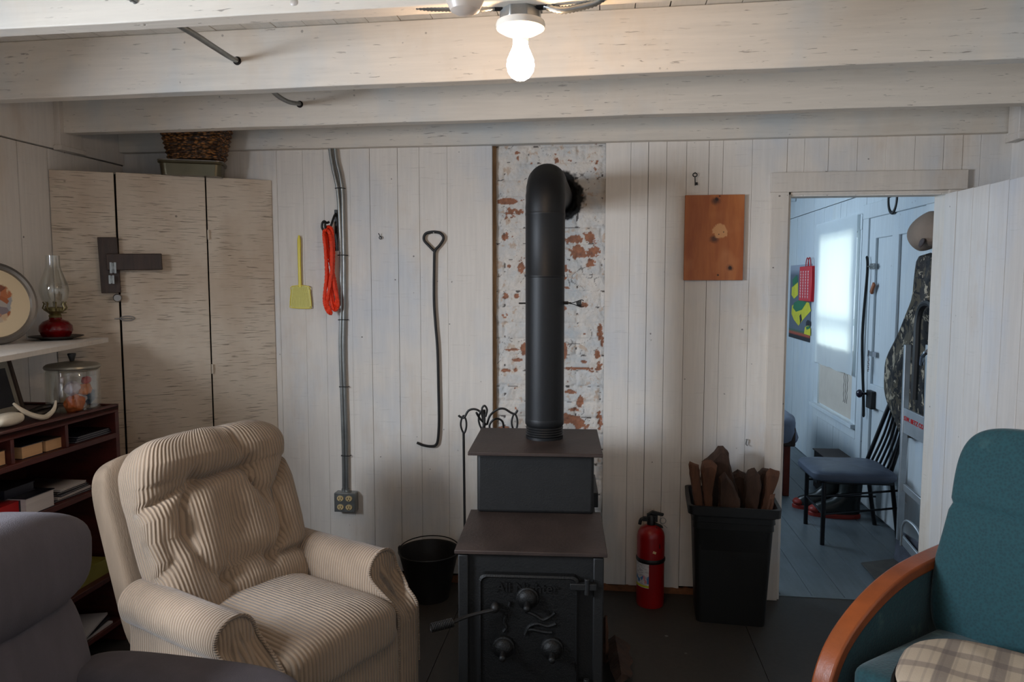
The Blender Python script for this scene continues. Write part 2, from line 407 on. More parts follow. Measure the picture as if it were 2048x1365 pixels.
def poster():
    g = NT('racing_poster'); sep = g.n('ShaderNodeSeparateXYZ'); g.l(g.co, sep.inputs[0])
    return g.out(g.ramp(sep.outputs[2], [(0.0, lin((24, 22, 26))), (.03, lin((24, 22, 26))), (.045, lin((180, 70, 40))), (.07, lin((50, 96, 70))), (.085, lin((90, 100, 112))), (.55, lin((84, 94, 108))), (.60, lin((150, 156, 170)))]), .5)
m_poster = poster()
def art():
    g = NT('painted_plate_art'); d = g.n('ShaderNodeVectorMath', operation='LENGTH'); g.l(g.map((1, 1, 1)), d.inputs[0])
    vo = g.n('ShaderNodeTexVoronoi'); vo.inputs['Scale'].default_value = 34; g.l(g.co, vo.inputs['Vector']); bw = g.n('ShaderNodeRGBToBW'); g.l(vo.outputs['Color'], bw.inputs[0])
    c = g.ramp(bw.outputs[0], [(0, lin((60, 46, 52))), (.35, lin((176, 98, 52))), (.55, lin((150, 150, 150))), (.75, lin((206, 170, 130))), (1, lin((90, 90, 110)))])
    f = g.step(g.math('ADD', d.outputs['Value'], g.math('MULTIPLY', g.noise(g.co, 22, 3), .06)), .098, .104, 1, 0)
    return g.out(g.mix(f, lin((214, 192, 156)), c), .35)
m_art = art()
def ext_label():
    g = NT('extinguisher_label'); sep = g.n('ShaderNodeSeparateXYZ'); g.l(g.co, sep.inputs[0])
    n1 = g.noise(g.map((60, 60, 300)), 1, 2); col = g.mix(g.step(n1, .5, .55, 0, .5), lin((206, 204, 206)), lin((110, 112, 122)))
    z = sep.outputs[2]
    col = g.mix(g.math('MULTIPLY', g.step(z, .093, .095), g.step(z, .103, .105, 1, 0)), col, lin((190, 190, 40)))
    patch = g.math('MULTIPLY', g.step(z, .112, .113), g.step(z, .145, .147, 1, 0))
    col = g.mix(g.math('MULTIPLY', patch, g.step(g.noise(g.map((45, 45, 20)), 1, 1), .5, .52)), col, lin((206, 130, 140)))
    col = g.mix(g.math('MULTIPLY', patch, g.step(g.noise(g.map((45, 45, 20), (7, 7, 7)), 1, 1), .6, .62)), col, lin((70, 120, 170)))
    return g.out(col, .5)
m_label = ext_label()
M_CAR = [simple('poster_green', (30, 110, 70), .5), simple('poster_yellow', (206, 200, 40), .5), simple('poster_dark', (30, 30, 36), .5)]
m_brick = None
def brick_mat():
    g = NT('peeling_painted_brick')
    at = g.n('ShaderNodeAttribute', attribute_name='wear'); sep = g.n('ShaderNodeSeparateColor'); g.l(at.outputs['Color'], sep.inputs[0])
    base = g.mix(g.step(g.noise(g.co, 9, 5, .65), .42, .66), lin((222, 214, 204)), lin((198, 200, 200)))
    base = g.mix(g.step(g.noise(g.map((1, 1, 1), (4, 4, 4)), 26, 4, .6), .60, .66, 0, .7), base, lin((196, 168, 142)))
    sp = g.step(g.noise(g.map((1, 1, 2), (7, 1, 4)), 60, 4, .7), .66, .70); base = g.mix(g.math('MULTIPLY', sp, .8), base, lin((40, 34, 34)))
    br = g.mix(g.step(g.noise(g.co, 40, 4), .35, .7), lin((170, 112, 82)), lin((128, 90, 72)))
    col = g.mix(sep.outputs[0], base, br)
    col = g.mix(sep.outputs[2], col, lin((60, 50, 46)))
    col = g.mix(at.outputs['Alpha'], col, lin((110, 82, 52)))
    col = g.mix(sep.outputs[1], col, lin((14, 12, 11)))
    return g.out(col, .75, 0, g.bump(g.noise(g.co, 90, 5, .7), .7, .006))
m_brick = brick_mat()

# =================================================================== THE SHELL
XL, XR, YB, YF = -2.30, 1.69, 3.30, -1.50
ZC = 2.252
def boards_y(mb, xs, z0, z1, y, th=.02, gap=.0015, jitter=.0016, zj=0.0):
    for i in range(len(xs) - 1):
        g1 = gap * random.choice([.25, .6, 1, 1.3]); dy = random.uniform(-jitter, jitter)
        mb.box(xs[i] + g1 / 2, xs[i + 1] - g1 / 2, y + dy, y + th, z0 + random.uniform(0, zj), z1)
def boards_x(mb, ys, z0, z1, x, sgn=1, th=.02, gap=.0022, jitter=.0016):
    for i in range(len(ys) - 1):
        g1 = gap * random.choice([.3, .7, 1, 1.3]); d = random.uniform(-jitter, jitter)
        a, b = sorted((x + d, x + sgn * th)); mb.box(a, b, ys[i] + g1 / 2, ys[i + 1] - g1 / 2, z0, z1)
# back wall (boards plus dark backing, doorway and chimney left open)
xs = [-2.30, -2.15, -2.0, -1.86, -1.70] + [PY(p, 600, YB).x for p in (560, 611, 652, 704, 743, 798, 841, 896)] + [PY(985, 600, YB).x]
mb = MB(); mb.a = 'keep'
boards_y(mb, xs, .03, 2.06, YB, zj=.02)
xr = [PY(1209, 600, YB).x] + [PY(p, 600, YB).x for p in (1258, 1293, 1329, 1368, 1412, 1440, 1497)] + [.79]
boards_y(mb, xr, .02, 2.06, YB, zj=.02)
xo = [.79] + [PY(p, 310, YB).x for p in (1609, 1657, 1715, 1772, 1829, 1887, 1925, 1961)] + [XR]
boards_y(mb, xo, 1.80, 2.06, YB)
boards_y(mb, [1.45, 1.53, 1.62, XR], 0.02, 1.80, YB)
wall_back = struct(mb.build('wall_back', m_wall, bevel=.0008), None)
mb = MB(); mb.a = 'keep'
mb.box(XL - .1, -.53, YB + .018, YB + .12, 0, 2.3).box(.03, .80, YB + .018, YB + .12, 0, 2.3).box(.80, 1.46, YB + .018, YB + .12, 1.83, 2.3).box(1.46, XR + .1, YB + .018, YB + .12, 0, 2.3)
struct(mb.build('wall_backing', m_dark))
mb = MB(); mb.a = 'keep'
mb.box(.0, .80, YB + .12, YB + .13, 0, 2.3).box(.80, 1.46, YB + .12, YB + .13, 1.83, 2.3).box(-1.4, 0, YB + .12, YB + .13, 0, 2.3).box(1.46, XR, YB + .12, YB + .13, 0, 2.3)
struct(mb.build('wall_partition', m_wall2))
# floor: large worn sheets, then the second room's painted boards
sx = PZ(1497, 1266, 0).x
mb = MB(); mb.a = 'keep'
for a, b in ((XL, sx - 1.22), (sx - 1.22, sx), (sx, XR)):
    mb.box(a + .001, b - .001, YF, 3.34, -.02, 0)
struct(mb.build('floor', m_floor, bevel=.001))
mb = MB(); mb.a = 'keep'; x0 = -1.3
while x0 < XR:
    mb.box(x0 + .0012, min(x0 + .142, XR) - .0012, 3.342, 7.4, -.02, -.001 + random.uniform(-.001, .001)); x0 += .142
struct(mb.build('floor_second_room', m_floor2, bevel=.001))
mb = MB(); mb.a = 'keep'; mb.box(XL - .2, XR + .2, YF - .2, 7.6, -.06, -.021); struct(mb.build('floor_subfloor', m_dark))
# ceiling boards
mb = MB(); mb.a = 'keep'; x0 = XL
while x0 < XR:
    wd = .104; x1 = min(x0 + wd, XR); g1 = random.choice([.0012, .002, .004])
    mb.box(x0 + g1 / 2, x1 - g1 / 2, YF, YB + .02, ZC + random.uniform(0, .0015), ZC + .02); x0 = x1
struct(mb.build('ceiling', m_ceil, bevel=.0008))
mb = MB(); mb.a = 'keep'; mb.box(XL - .1, XR + .1, YF - .1, YB + .15, ZC + .02, ZC + .06); struct(mb.build('ceiling_backing', m_dark))
# left wall with a window opening beside the camera
mb = MB(); mb.a = 'keep'
WY0, WY1, WZ0, WZ1 = .28, 1.08, .90, 1.985
ys = [YF + .16 * i for i in range(31)]; ys = [y for y in ys if y < YB] + [YB + .02]
for i in range(len(ys) - 1):
    a, b = ys[i], ys[i + 1]
    if b > WY0 and a < WY1:
        mb.box(XL - .02, XL, a + .001, b - .001, 0, WZ0)
    else: mb.box(XL - .02, XL + random.uniform(-.001, .001), a + .001, b - .001, 0, 1.988)
mb.box(XL - .02, XL + .012, YF, YB, 1.992, ZC)
struct(mb.build('wall_left', m_wall, bevel=.001))
mb = MB(); mb.a = 'keep'
mb.box(XL - .14, XL - .021, YF, WY0, 0, 2.3).box(XL - .14, XL - .021, WY1, YB + .1, 0, 2.3).box(XL - .14, XL - .021, WY0, WY1, 0, WZ0).box(XL - .14, XL - .021, WY0, WY1, WZ1, 2.3)
struct(mb.build('wall_left_backing', m_dark))
def window_frame(name, axis, a0, a1, z0, z1, p, side):
    mb = MB(); mb.a = 'keep'; w = .07
    def bx(u0, u1, v0, v1, d0, d1):
        if axis == 'y': mb.box(min(p + side * d0, p + side * d1), max(p + side * d0, p + side * d1), u0, u1, v0, v1)
        else: mb.box(u0, u1, min(p + side * d0, p + side * d1), max(p + side * d0, p + side * d1), v0, v1)
    bx(a0 - w, a0, z0 - w, z1 + w, 0, .02); bx(a1, a1 + w, z0 - w, z1 + w, 0, .02); bx(a0, a1, z1, z1 + w, 0, .02); bx(a0 - w, a1 + w, z0 - .03, z0, 0, .05)
    zm = (z0 + z1) / 2; bx(a0, a1, zm - .02, zm + .02, -.06, -.03); am = (a0 + a1) / 2
    bx(a0, a0 + .035, z0, z1, -.06, -.03); bx(a1 - .035, a1, z0, z1, -.06, -.03); bx(a0, a1, z0, z0 + .045, -.06, -.03); bx(a0, a1, z1 - .035, z1, -.06, -.03)
    return struct(mb.build(name, m_trim, bevel=.002))
window_frame('window_1', 'y', WY0, WY1, WZ0, WZ1, XL, 1)
# right wall of the first room
mb = MB(); mb.a = 'keep'
boards_x(mb, [YF + .15 * i for i in range(33) if YF + .15 * i < YB - .05] + [YB + .01], 0, 2.02, XR, 1)
mb.box(XR - .025, XR + .02, YF, YB, 2.02, ZC)
struct(mb.build('wall_right', m_wall, bevel=.001))
mb = MB(); mb.a = 'keep'; mb.box(XR + .02, XR + .1, YF, YB + .12, 0, 2.3); struct(mb.build('wall_right_backing', m_dark))
# wall behind the camera, with a window
mb = MB(); mb.a = 'keep'
mb.box(XL, -.2, YF - .05, YF, 0, ZC).box(.8, XR, YF - .05, YF, 0, ZC).box(-.2, .8, YF - .05, YF, 0, .9).box(-.2, .8, YF - .05, YF, 1.9, ZC)
struct(mb.build('wall_front', m_wall))
window_frame('window_3', 'x', -.2, .8, .9, 1.9, YF, 1)

# beams and ledger
def beam(yl, yr, z0=2.06, th=.055, xl=XL + .012, xr=XR - .025, name='trim_1'):
    mb = MB(); mb.a = 'keep'; n = 40; vs = []; fs = []
    for i in range(n + 1):
        x = xl + (xr - xl) * i / n; yb = yl + (yr - yl) * i / n; w1 = .0022 * noise.noise(Vector((x * 3, yl, 0))); w2 = .0022 * noise.noise(Vector((x * 3, yl, 5)))
        vs += [(x, yb - th + w1, z0 + w2), (x, yb + w1, z0 + w2 * .5), (x, yb, ZC), (x, yb - th + w1, ZC)]
    for i in range(n):
        for k in range(4): fs.append((4 * i + k, 4 * i + (k + 1) % 4, 4 * i + 4 + (k + 1) % 4, 4 * i + 4 + k))
    fs += [(0, 1, 2, 3), (4 * n + 3, 4 * n + 2, 4 * n + 1, 4 * n)]
    mb.add(vs, fs); return struct(mb.build(name, m_beam, bevel=.003))
beam(1.765, 1.69, name='trim_1'); beam(2.388, 2.300, name='trim_2'); beam(2.930, 2.862, name='trim_3')
beam(3.31, 3.31, 2.045, .05, name='trim_4')
for i, y in enumerate((1.12, .52, -.08, -.70)): beam(y, y - .06, name='trim_%d' % (i + 5))
# small end blocks where the beams meet the side bands
mb = MB(); mb.a = 'keep'
mb.box(XL + .012, XL + .037, 2.85, 2.98, 2.0, 2.26).box(XL + .012, XL + .05, 2.84, 2.99, 1.985, 2.005)
struct(mb.build('trim_9', m_trim, bevel=.002))
mb = MB(); mb.a = 'keep'
mb.box(XR - .045, XR - .025, 3.17, 3.25, 2.03, 2.26).box(XR - .05, XR - .02, 3.16, 3.26, 2.0, 2.03)
struct(mb.build('trim_10', m_trim, bevel=.002))
# casing round the doorway
mb = MB(); mb.a = 'keep'
zt = PY(1580, 384, YB - .02).z; xl_ = PY(1538, 600, YB - .02).x; xi = PY(1572, 600, YB - .02).x
mb.box(xl_, xi, YB - .02, YB, .0, zt).box(xl_ - .005, 1.515, YB - .024, YB, zt, zt + .082).box(1.445, 1.51, YB - .02, YB, 0, zt)
mb.box(xi - .003, xi + .012, YB - .005, YB + .13, 0, zt).box(xi, 1.46, YB - .005, YB + .13, zt - .012, zt).box(1.45, 1.465, YB, YB + .13, 0, zt)
struct(mb.build('trim_11', m_trim, bevel=.002))
mb = MB(); mb.a = 'keep'; mb.box(xi, 1.46, 3.33, 3.345, -.002, .003); struct(mb.build('trim_12', m_floor2))
# ragged strip where the wall meets the floor
mb = MB(); mb.a = 'keep'
for a, b in ((XL, -.5), (.01, xl_)):
    n = int((b - a) / .02); pts = [(a, YB + .012, 0)] + [(a + (b - a) * i / n, YB + .012, .028 + .012 * noise.noise(Vector((i * .6, a, 0)))) for i in range(n + 1)] + [(b, YB + .012, 0)]
    mb.quadbox(pts, (0, -.014, 0))
struct(mb.build('baseboard_back', m_rope_tan))

# chimney breast, painted and peeling
PATCH = [(1020,402,22,5),(1024,424,20,6),(1012,470,12,8),(1016,428,12,10),(1042,530,7,12),(1128,536,6,8),(1150,480,20,7),(1180,478,14,10),(1155,505,14,14),(1185,505,14,10),(1182,526,9,7),
         (1048,697,6,14),(1128,703,5,14),(1196,706,5,10),(1010,742,12,3),(1160,738,32,3),(1128,556,8,4),(1145,784,12,5),(1160,806,6,12),(1150,820,10,4),(1141,838,16,9),(1160,852,14,10),(1200,840,6,14),(1168,724,5,3),(1034,720,8,4),
         (1200,664,5,14),(1128,618,5,5),(1205,680,3,14),(1025,700,14,3),(1195,735,8,8),(1005,860,10,6),(1012,592,6,5),(1033,592,4,5)]
PW = [(PY(a, b, 3.335), c * 3.4 / F, d * 3.4 / F) for a, b, c, d in PATCH]
hole = PY(1113, 394, 3.335); sc0 = PY(1006, 300, 3.335)
mb = MB(); mb.a = 'keep'; x0, x1, z0, z1 = -.525, .02, 0.0, 2.06; nx, nz = 150, 560
vs = []; attr = []
for j in range(nz + 1):
    z = z0 + (z1 - z0) * j / nz
    row = int(z / .073); fz = (z / .073 - row)
    for i in range(nx + 1):
        x = x0 + (x1 - x0) * i / nx
        q = Vector((x * 22, z * 22, 0)); nn = noise.noise(q); n2 = noise.noise(Vector((x * 70, z * 70, 3)))
        fx = ((x + (row % 2) * .11 + nn * .004) / .222) % 1.0
        dz = min(fz, 1 - fz) * .073; dx = min(fx, 1 - fx) * .222
        mort = exp(-(min(dz + nn * .003, dx) / .007) ** 2)
        dep = .007 * mort * (.6 + .6 * nn) + .0045 * nn + .0022 * n2
        pe = 0
        for c_, a_, b_ in PW:
            e_ = ((x - c_.x) / a_) ** 2 + ((z - c_.z) / b_) ** 2
            if e_ < 5 and e_ + 1.7 * nn + 1.0 * n2 + .5 * noise.noise(Vector((x * 160, z * 160, 9))) < 1.05: pe = 1
        h_ = sqrt((x - hole.x) ** 2 + (z - hole.z) ** 2) + .02 * nn + .01 * n2
        so = max(0, min(1, (.128 - h_) / .012))
        if h_ < .10: dep += .05 * min(1, (.10 - h_) / .03)
        # smoke stain drifting right of the hole
        st = exp(-(((x - hole.x - .09) / .09) ** 2 + ((z - hole.z - .01 - (x - hole.x) * -.15) / .05) ** 2)) * .30
        ck = 0
        v1 = abs(noise.noise(Vector((x * 13, z * 13, 11)))); g1_ = noise.noise(Vector((x * 5, z * 5, 17)))
        if v1 < .009 and g1_ > .16: ck = .7
        if mort > .75 and noise.noise(Vector((x * 30, z * 60, 7))) > .33: ck = .9
        if pe: dep += .0035
        if noise.noise(Vector((x * 17, z * 23, 31))) + .35 * n2 > .64: pe = 1
        vs.append((x, 3.334 + dep, z)); attr.append((pe, max(so, st * .0), ck if not pe else ck * .4, st))
fs = [(j * (nx + 1) + i, j * (nx + 1) + i + 1, (j + 1) * (nx + 1) + i + 1, (j + 1) * (nx + 1) + i) for j in range(nz) for i in range(nx)]
me = bpy.data.meshes.new('chimney'); me.from_pydata(vs, [], fs); ca = me.color_attributes.new('wear', 'FLOAT_COLOR', 'POINT')
for i, (a, b, c, d) in enumerate(attr): ca.data[i].color = (a, b, c, min(.55, d * 1.5))
for p in me.polygons: p.use_smooth = True
me.materials.append(m_brick); ch = bpy.data.objects.new('wall_chimney', me); COL.objects.link(ch); struct(ch)
mb = MB(); mb.a = 'keep'; mb.box(-.54, .04, 3.40, 3.44, 0, 2.3).box(-.545, -.52, 3.318, 3.42, 0, 2.3).box(.015, .035, 3.318, 3.42, 0, 2.3); struct(mb.build('wall_chimney_backing', m_dark))
mb = MB(); mb.a = 'keep'
n = 60; pts = [(-.494 - .012, 3.33, 0)] + [(-.494 + .013 + .004 * noise.noise(Vector((i * .5, 0, 0))), 3.33, 2.06 * i / n) for i in range(n + 1)] + [(-.506, 3.33, 2.06)]
mb.quadbox(pts, (0, -.006, 0)); struct(mb.build('trim_13', simple('raw_wood_edge', (150, 120, 88), .8, 0, .4, 20, .5, 60, (3, 3, .4))))

# =================================================================== DOOR LEAF (open, planks)
mb = MB(); mb.a = 'keep'; ys = [3.285, 3.18, 3.05, 2.93, 2.80, 2.68, 2.56]
zt_ = 1.80
d1 = struct(MB().box(1.445, 1.462, 2.57, 3.28, .03, 1.79).build('door_1', m_dark))
d1['label'] = 'open plank door'
for i in range(6):
    q = MB().box(1.43 + random.uniform(-.001, .001), 1.452, ys[i + 1] + .0015, ys[i] - .0015, .02, zt_ - .002 * i)
    q.build('plank', m_door, d1, world=True, bevel=.0015)
for z in (.35, 1.45): MB().box(1.455, 1.478, 2.6, 3.25, z, z + .1).build('batten', m_door, d1, world=True, bevel=.002)

# =================================================================== SECOND ROOM
X2 = XR
mb = MB(); mb.a = 'keep'
hy0, hy1, hz0, hz1 = 5.06, 5.82, .50, 1.77
ys = [3.43 + .128 * i for i in range(31)]
for i in range(len(ys) - 1):
    a, b = ys[i] + .001, ys[i + 1] - .001; dx = random.uniform(0, .002)
    segs = [(0, 1.997)]
    if b > hy0 and a < hy1: segs = [(0, hz0), (hz1, 1.997)]
    for s0, s1 in segs: mb.box(X2 + dx, X2 + .02, max(a, 3.43), b, s0, s1)
i0 = 3.43
while i0 < 7.3: mb.box(X2 + .003, X2 + .02, i0 + .001, i0 + .30, 2.003, 2.3); i0 += .302
struct(mb.build('wall_right_second_room', m_wall2, bevel=.001))
mb = MB(); mb.a = 'keep'
mb.box(X2 + .02, X2 + .10, 3.4, hy0, 0, 2.35).box(X2 + .02, X2 + .10, hy1, 7.5, 0, 2.35).box(X2 + .02, X2 + .10, hy0, hy1, 0, hz0).box(X2 + .02, X2 + .10, hy0, hy1, hz1, 2.35)
struct(mb.build('wall_right_second_backing', m_dark))
mb = MB(); mb.a = 'keep'; mb.box(-1.35, X2 + .1, 7.35, 7.45, 0, 2.35); struct(mb.build('wall_far_second_room', m_wall2))
mb = MB(); mb.a = 'keep'; mb.box(-.85, -.75, 3.43, 4.7, 0, 2.35).box(-.85, -.75, 6.1, 7.4, 0, 2.35).box(-.85, -.75, 4.7, 6.1, 0, 1.25).box(-.85, -.75, 4.7, 6.1, 2.25, 2.35); struct(mb.build('wall_left_second_room', m_wall2))
mb = MB(); mb.a = 'keep'; mb.box(-1.3, X2 + .1, 3.42, 7.45, 2.30, 2.36); struct(mb.build('ceiling_second_room', m_wall2))
for k, y in enumerate((4.1, 4.75, 5.4, 6.05, 6.7)):
    mb = MB(); mb.a = 'keep'; mb.box(-.75, X2 - .002, y, y + .05, 2.14, 2.30); struct(mb.build('trim_%d' % (14 + k), m_wall2, bevel=.002))
# window with casing, sill, sashes, pane
wn = struct(MB().box(X2 + .04, X2 + .075, hy0, hy0 + .035, hz0, hz1).box(X2 + .04, X2 + .075, hy1 - .035, hy1, hz0, hz1).box(X2 + .04, X2 + .075, hy0, hy1, hz0, hz0 + .04).box(X2 + .04, X2 + .075, hy0, hy1, hz1 - .035, hz1).box(X2 + .035, X2 + .08, hy0, hy1, 1.13, 1.175).build('window_2', m_wall2))
MB().box(X2 - .018, X2 + .02, hy0 - .085, hy0, hz0 - .02, hz1 + .1).box(X2 - .018, X2 + .02, hy1, hy1 + .09, hz0 - .02, hz1 + .1).box(X2 - .022, X2 + .02, hy0 - .09, hy1 + .095, hz1, hz1 + .1).build('window_frame', m_wall2, wn, world=True, bevel=.002)
MB().box(X2 - .05, X2 + .03, hy0 - .10, hy1 + .11, hz0 - .035, hz0 - .008).box(X2 - .014, X2 + .01, hy0 - .08, hy1 + .09, hz0 - .11, hz0 - .035).build('window_sill', m_wall2, wn, world=True, bevel=.002)
MB().box(X2 + .055, X2 + .058, hy0 + .03, hy1 - .03, hz0 + .03, hz1 - .03).build('window_pane', m_glass, wn, world=True)
# curtain
def cloth(name, y0, y1, z0, z1, x, mat_, fold=.006, nf=9, ny=60, nz=60, hem=.02, sag=.0):
    vs = []; fs = []
    for j in range(nz + 1):
        for i in range(ny + 1):
            u = i / ny; v = j / nz
            y = y0 + (y1 - y0) * u; z = z0 + (z1 - z0) * v - hem * noise.noise(Vector((u * 3, 0, 1))) * (1 - v) - sag * (1 - (2 * u - 1) ** 2) * v
            fx = fold * sin(u * nf * 2 * pi + noise.noise(Vector((u * 3, v * 2, 0))) * 4) * (.35 + .65 * (1 - v)) + .008 * noise.noise(Vector((u * 2, v * 3, 4)))
            vs.append((x + fx, y, z))
    for j in range(nz):
        for i in range(ny): a = j * (ny + 1) + i; fs.append((a, a + 1, a + ny + 2, a + ny + 1))
    mb = MB().add(vs, fs); o = mb.build(name, mat_); return o
tag(cloth('curtain', 5.0, 5.91, .81, 1.875, X2 - .042, m_curtain, .004, 5), 'white cloth curtain tacked over the bright window of the far room', 'curtain')
mb = MB().box(X2 - .012, X2 - .006, 5.065, 5.80, .505, .97)
cb = tag(mb.build('mat_board', m_card), 'pale card sheet with handwriting standing in the window below the curtain', 'card')
sc = MB()
for r_ in range(3):
    yy = 5.16 + r_ * .035; pts = [(X2 - .0135, yy + .006 * sin(k * 1.9 + r_), .60 + k * .018) for k in range(17)]
    sc.tube(cr(pts, 2), .0012, 4)
sc.build('handwriting', m_darkbook, cb, world=True)
# four panel outside door
dY0, dY1, dZ = 4.02, 4.83, 1.83
d2 = struct(MB().box(X2 - .004, X2 + .02, dY0, dY1, .02, dZ).build('door_2', m_wall2))
mb = MB()
st_ = .105
for a, b in ((dY0, dY0 + st_), ((dY0 + dY1) / 2 - .05, (dY0 + dY1) / 2 + .05), (dY1 - st_, dY1)): mb.box(X2 - .02, X2 - .004, a, b, .02, dZ)
for a, b in ((.02, .22), (.66, .80), (1.70, dZ)): mb.box(X2 - .0195, X2 - .004, dY0, dY1, a, b)
mb.build('panel_frame', m_wall2, d2, world=True, bevel=.004)
mb = MB(); mb.box(X2 - .03, X2, dY1, dY1 + .10, 0, dZ + .0).box(X2 - .03, X2, dY0 - .10, dY0, 0, dZ).box(X2 - .032, X2, dY0 - .10, dY1 + .10, dZ, dZ + .09)
mb.a = 'keep'; struct(mb.build('trim_19', m_wall2, bevel=.003))
def onw(px, py, x=X2 - .02): return PX(px, py, x)
k_ = onw(1741, 788)
MB().obox(k_ + Vector((-.012, -.045, -.03)), (.03, .09, .11)).build('rim_lock', m_iron, d2, world=True, bevel=.004)
MB().tube([k_ + Vector((-.02, 0, 0)), k_ + Vector((-.05, 0, 0))], .008).sup(k_ + Vector((-.065, 0, .0)), (.02, .026, .026), 1, 1, 16, 10).build('door_handle', simple('dark_knob', (36, 30, 44), .15, 0, .05), d2, world=True)
for (px, py) in ((1748, 533),): 
    c_ = onw(px, py); MB().obox(c_ + Vector((-.008, 0, 0)), (.012, .07, .035)).tube([c_ + Vector((-.018, -.05, 0)), c_ + Vector((-.018, .05, 0))], .005).build('latch', m_galv, d2, world=True, bevel=.002)
c_ = onw(1748, 577); MB().obox(c_ + Vector((-.008, 0, 0)), (.014, .03, .075), Matrix.Rotation(radians(38), 3, 'X')).build('turn_button', m_turn, d2, world=True, bevel=.005)
c_ = onw(1747, 708); q = MB().obox(c_ + Vector((-.01, -.01, .0)), (.02, .06, .03))
q.tube([c_ + Vector((-.02, .025, .02)), c_ + Vector((-.02, .03, -.02))], .004)
for k in range(7): q.tube([c_ + Vector((-.018 + .003 * (k % 2), .03 + .006 * cos(a), -.03 - k * .013 + .008 * sin(a))) for a in [i * pi / 4 for i in range(8)]], .0018, 5, closed=True)
q.build('chain_latch', m_chrome, d2, world=True)
# ring above the door
c_ = PX(1787, 396, X2 - .03); q = MB().tube([c_ + Vector((0, .062 * cos(a), .085 * sin(a))) for a in [i * pi / 16 for i in range(32)]], .011, 10, closed=True)
tag(q.build('rubber_ring', m_blackp), 'black oval ring hanging above the panelled outside door', 'ring')
# poster and red flat case
p0 = PX(1580, 690, X2 - .004); yA = PX(1580, 600, X2 - .004).y; yB = PX(1622, 600, X2 - .004).y; zB = PX(1600, 680, X2 - .004).z; zT = PX(1600, 530, X2 - .004).z
po = tag(MB().box(X2 - .006, X2 - .001, yB, yA, zB, zT).build('racing_poster', m_poster), 'poster of green and yellow racing cars pinned on the far wall, behind the red case', 'poster')
def flat_px(pts, x, th=.002): return [PX(a, b, x) for a, b in pts]
cars = [([(1584,612),(1600,600),(1618,606),(1622,622),(1606,640),(1597,652),(1588,640),(1583,628)], 1), ([(1588,606),(1602,598),(1614,604),(1604,620),(1592,624),(1586,616)], 0), ([(1599,632),(1602,628),(1604,640),(1600,648)], 2),
        ([(1610,655),(1617,650),(1621,658),(1621,672),(1608,668)], 1), ([(1612,644),(1616,640),(1621,644),(1621,652),(1612,652)], 2), ([(1612,654),(1620,652),(1619,658),(1613,660)], 0),
        ([(1584,575),(1596,565),(1596,590),(1588,598),(1583,590)], 1), ([(1585,560),(1594,550),(1596,564),(1586,574)], 0)]
for i_, (pts, mi) in enumerate(cars):
    MB().quadbox([PX(a, b, X2 - .0065 - .0004 * (i_ % 3)) for a, b in pts], (-.0006, 0, 0)).build('printed_car', M_CAR[mi], po, world=True)
# red case hanging in front
ry0 = PX(1622, 570, X2 - .05).y; ry1 = PX(1598, 570, X2 - .05).y; rz0 = PX(1610, 603, X2 - .05).z; rz1 = PX(1610, 533, X2 - .05).z
rc = tag(MB().box(X2 - .05, X2 - .007, ry0, ry1, rz0, rz1).build('hanging_case', m_redplastic, bevel=.006), 'flat red case with rows of small white print hanging over the racing poster', 'case')
for c__ in range(4):
    q = MB()
    for r_ in range(10):
        yy = ry1 - .05 - c__ * (ry1 - ry0 - .12) / 3.2; zz = rz1 - .045 - r_ * (rz1 - rz0 - .08) / 9
        q.quadbox([(X2 - .0515, yy - .016, zz + .006), (X2 - .0515, yy + .016, zz + .006), (X2 - .0515, yy + .004, zz - .002), (X2 - .0515, yy + .002, zz - .012), (X2 - .0515, yy - .002, zz - .012), (X2 - .0515, yy - .004, zz - .002)], (.001, 0, 0))
    q.build('printed_column', m_white, rc, world=True)
q = MB()
for dy in (-.03, .03):
    cc = Vector((X2 - .028, (ry0 + ry1) / 2 + dy, rz1)); q.tube([cc + Vector((0, -.04 * cos(a), .07 * sin(a))) for a in [i * pi / 8 for i in range(9)]], .004, 6)
q.build('handle', m_redbook, rc, world=True)
# long dark strap at the window's right
q = MB(); a = PX(1736, 512, X2 - .04); b = PX(1727, 835, X2 - .04)
q.tube(cr([a + Vector((0, .02, 0)), a + Vector((0, 0, -.1)), (a + b) / 2 + Vector((-.01, .03, 0)), b + Vector((0, .01, .1)), b], 5), [.003] + [.009] * 19 + [.004], 8, flat=.5, up=(1, 0, 0))
tag(q.build('hanging_strap', m_blackp), 'long dark strap hanging between the curtained window and the outside door', 'strap')
# blanket covered bench on the left of the doorway
bx1 = PY(1594, 860, 4.95).x
bn = empty('bench', (bx1 - .5, 5.4, 0), 0, 'bench under a grey blue blanket, its corner showing left in the far room', 'bench')
MB().box(bx1 - 1.0, bx1 - .01, 4.93, 5.9, .34, .47).build('seat', m_wooddk, bn, world=True, bevel=.01)
lx = PY(1573, 930, 4.96).x
for (x_, y_) in ((lx, 4.97), (lx - .85, 4.97), (lx - .85, 5.85), (lx, 5.85)): MB().box(x_ - .02, x_ + .02, y_ - .02, y_ + .02, 0, .36).build('leg', m_redleg, bn, world=True, bevel=.003)
def blk(p, v): return p * (1 + .05 * noise.noise(p * 9)) + Vector((0, 0, .012 * noise.noise(p * 14)))
tag(MB().sup((bx1 - .5, 5.42, .44), (.52, .52, .115), .35, .25, 48, 24, disp=blk).build('blanket', m_blanket), 'grey blue blanket draped over the bench in the far room', 'blanket')
# small wooden box low behind the chair
c_ = PX(1680, 914, 1.60)
tag(MB().box(1.50, 1.66, 4.85, 5.25, 0, c_.z - .008).box(1.49, 1.67, 4.84, 5.26, c_.z - .008, c_.z).build('wooden_box', m_wooddk, bevel=.003), 'low brown wooden box against the far wall, behind the black chair seat', 'box')

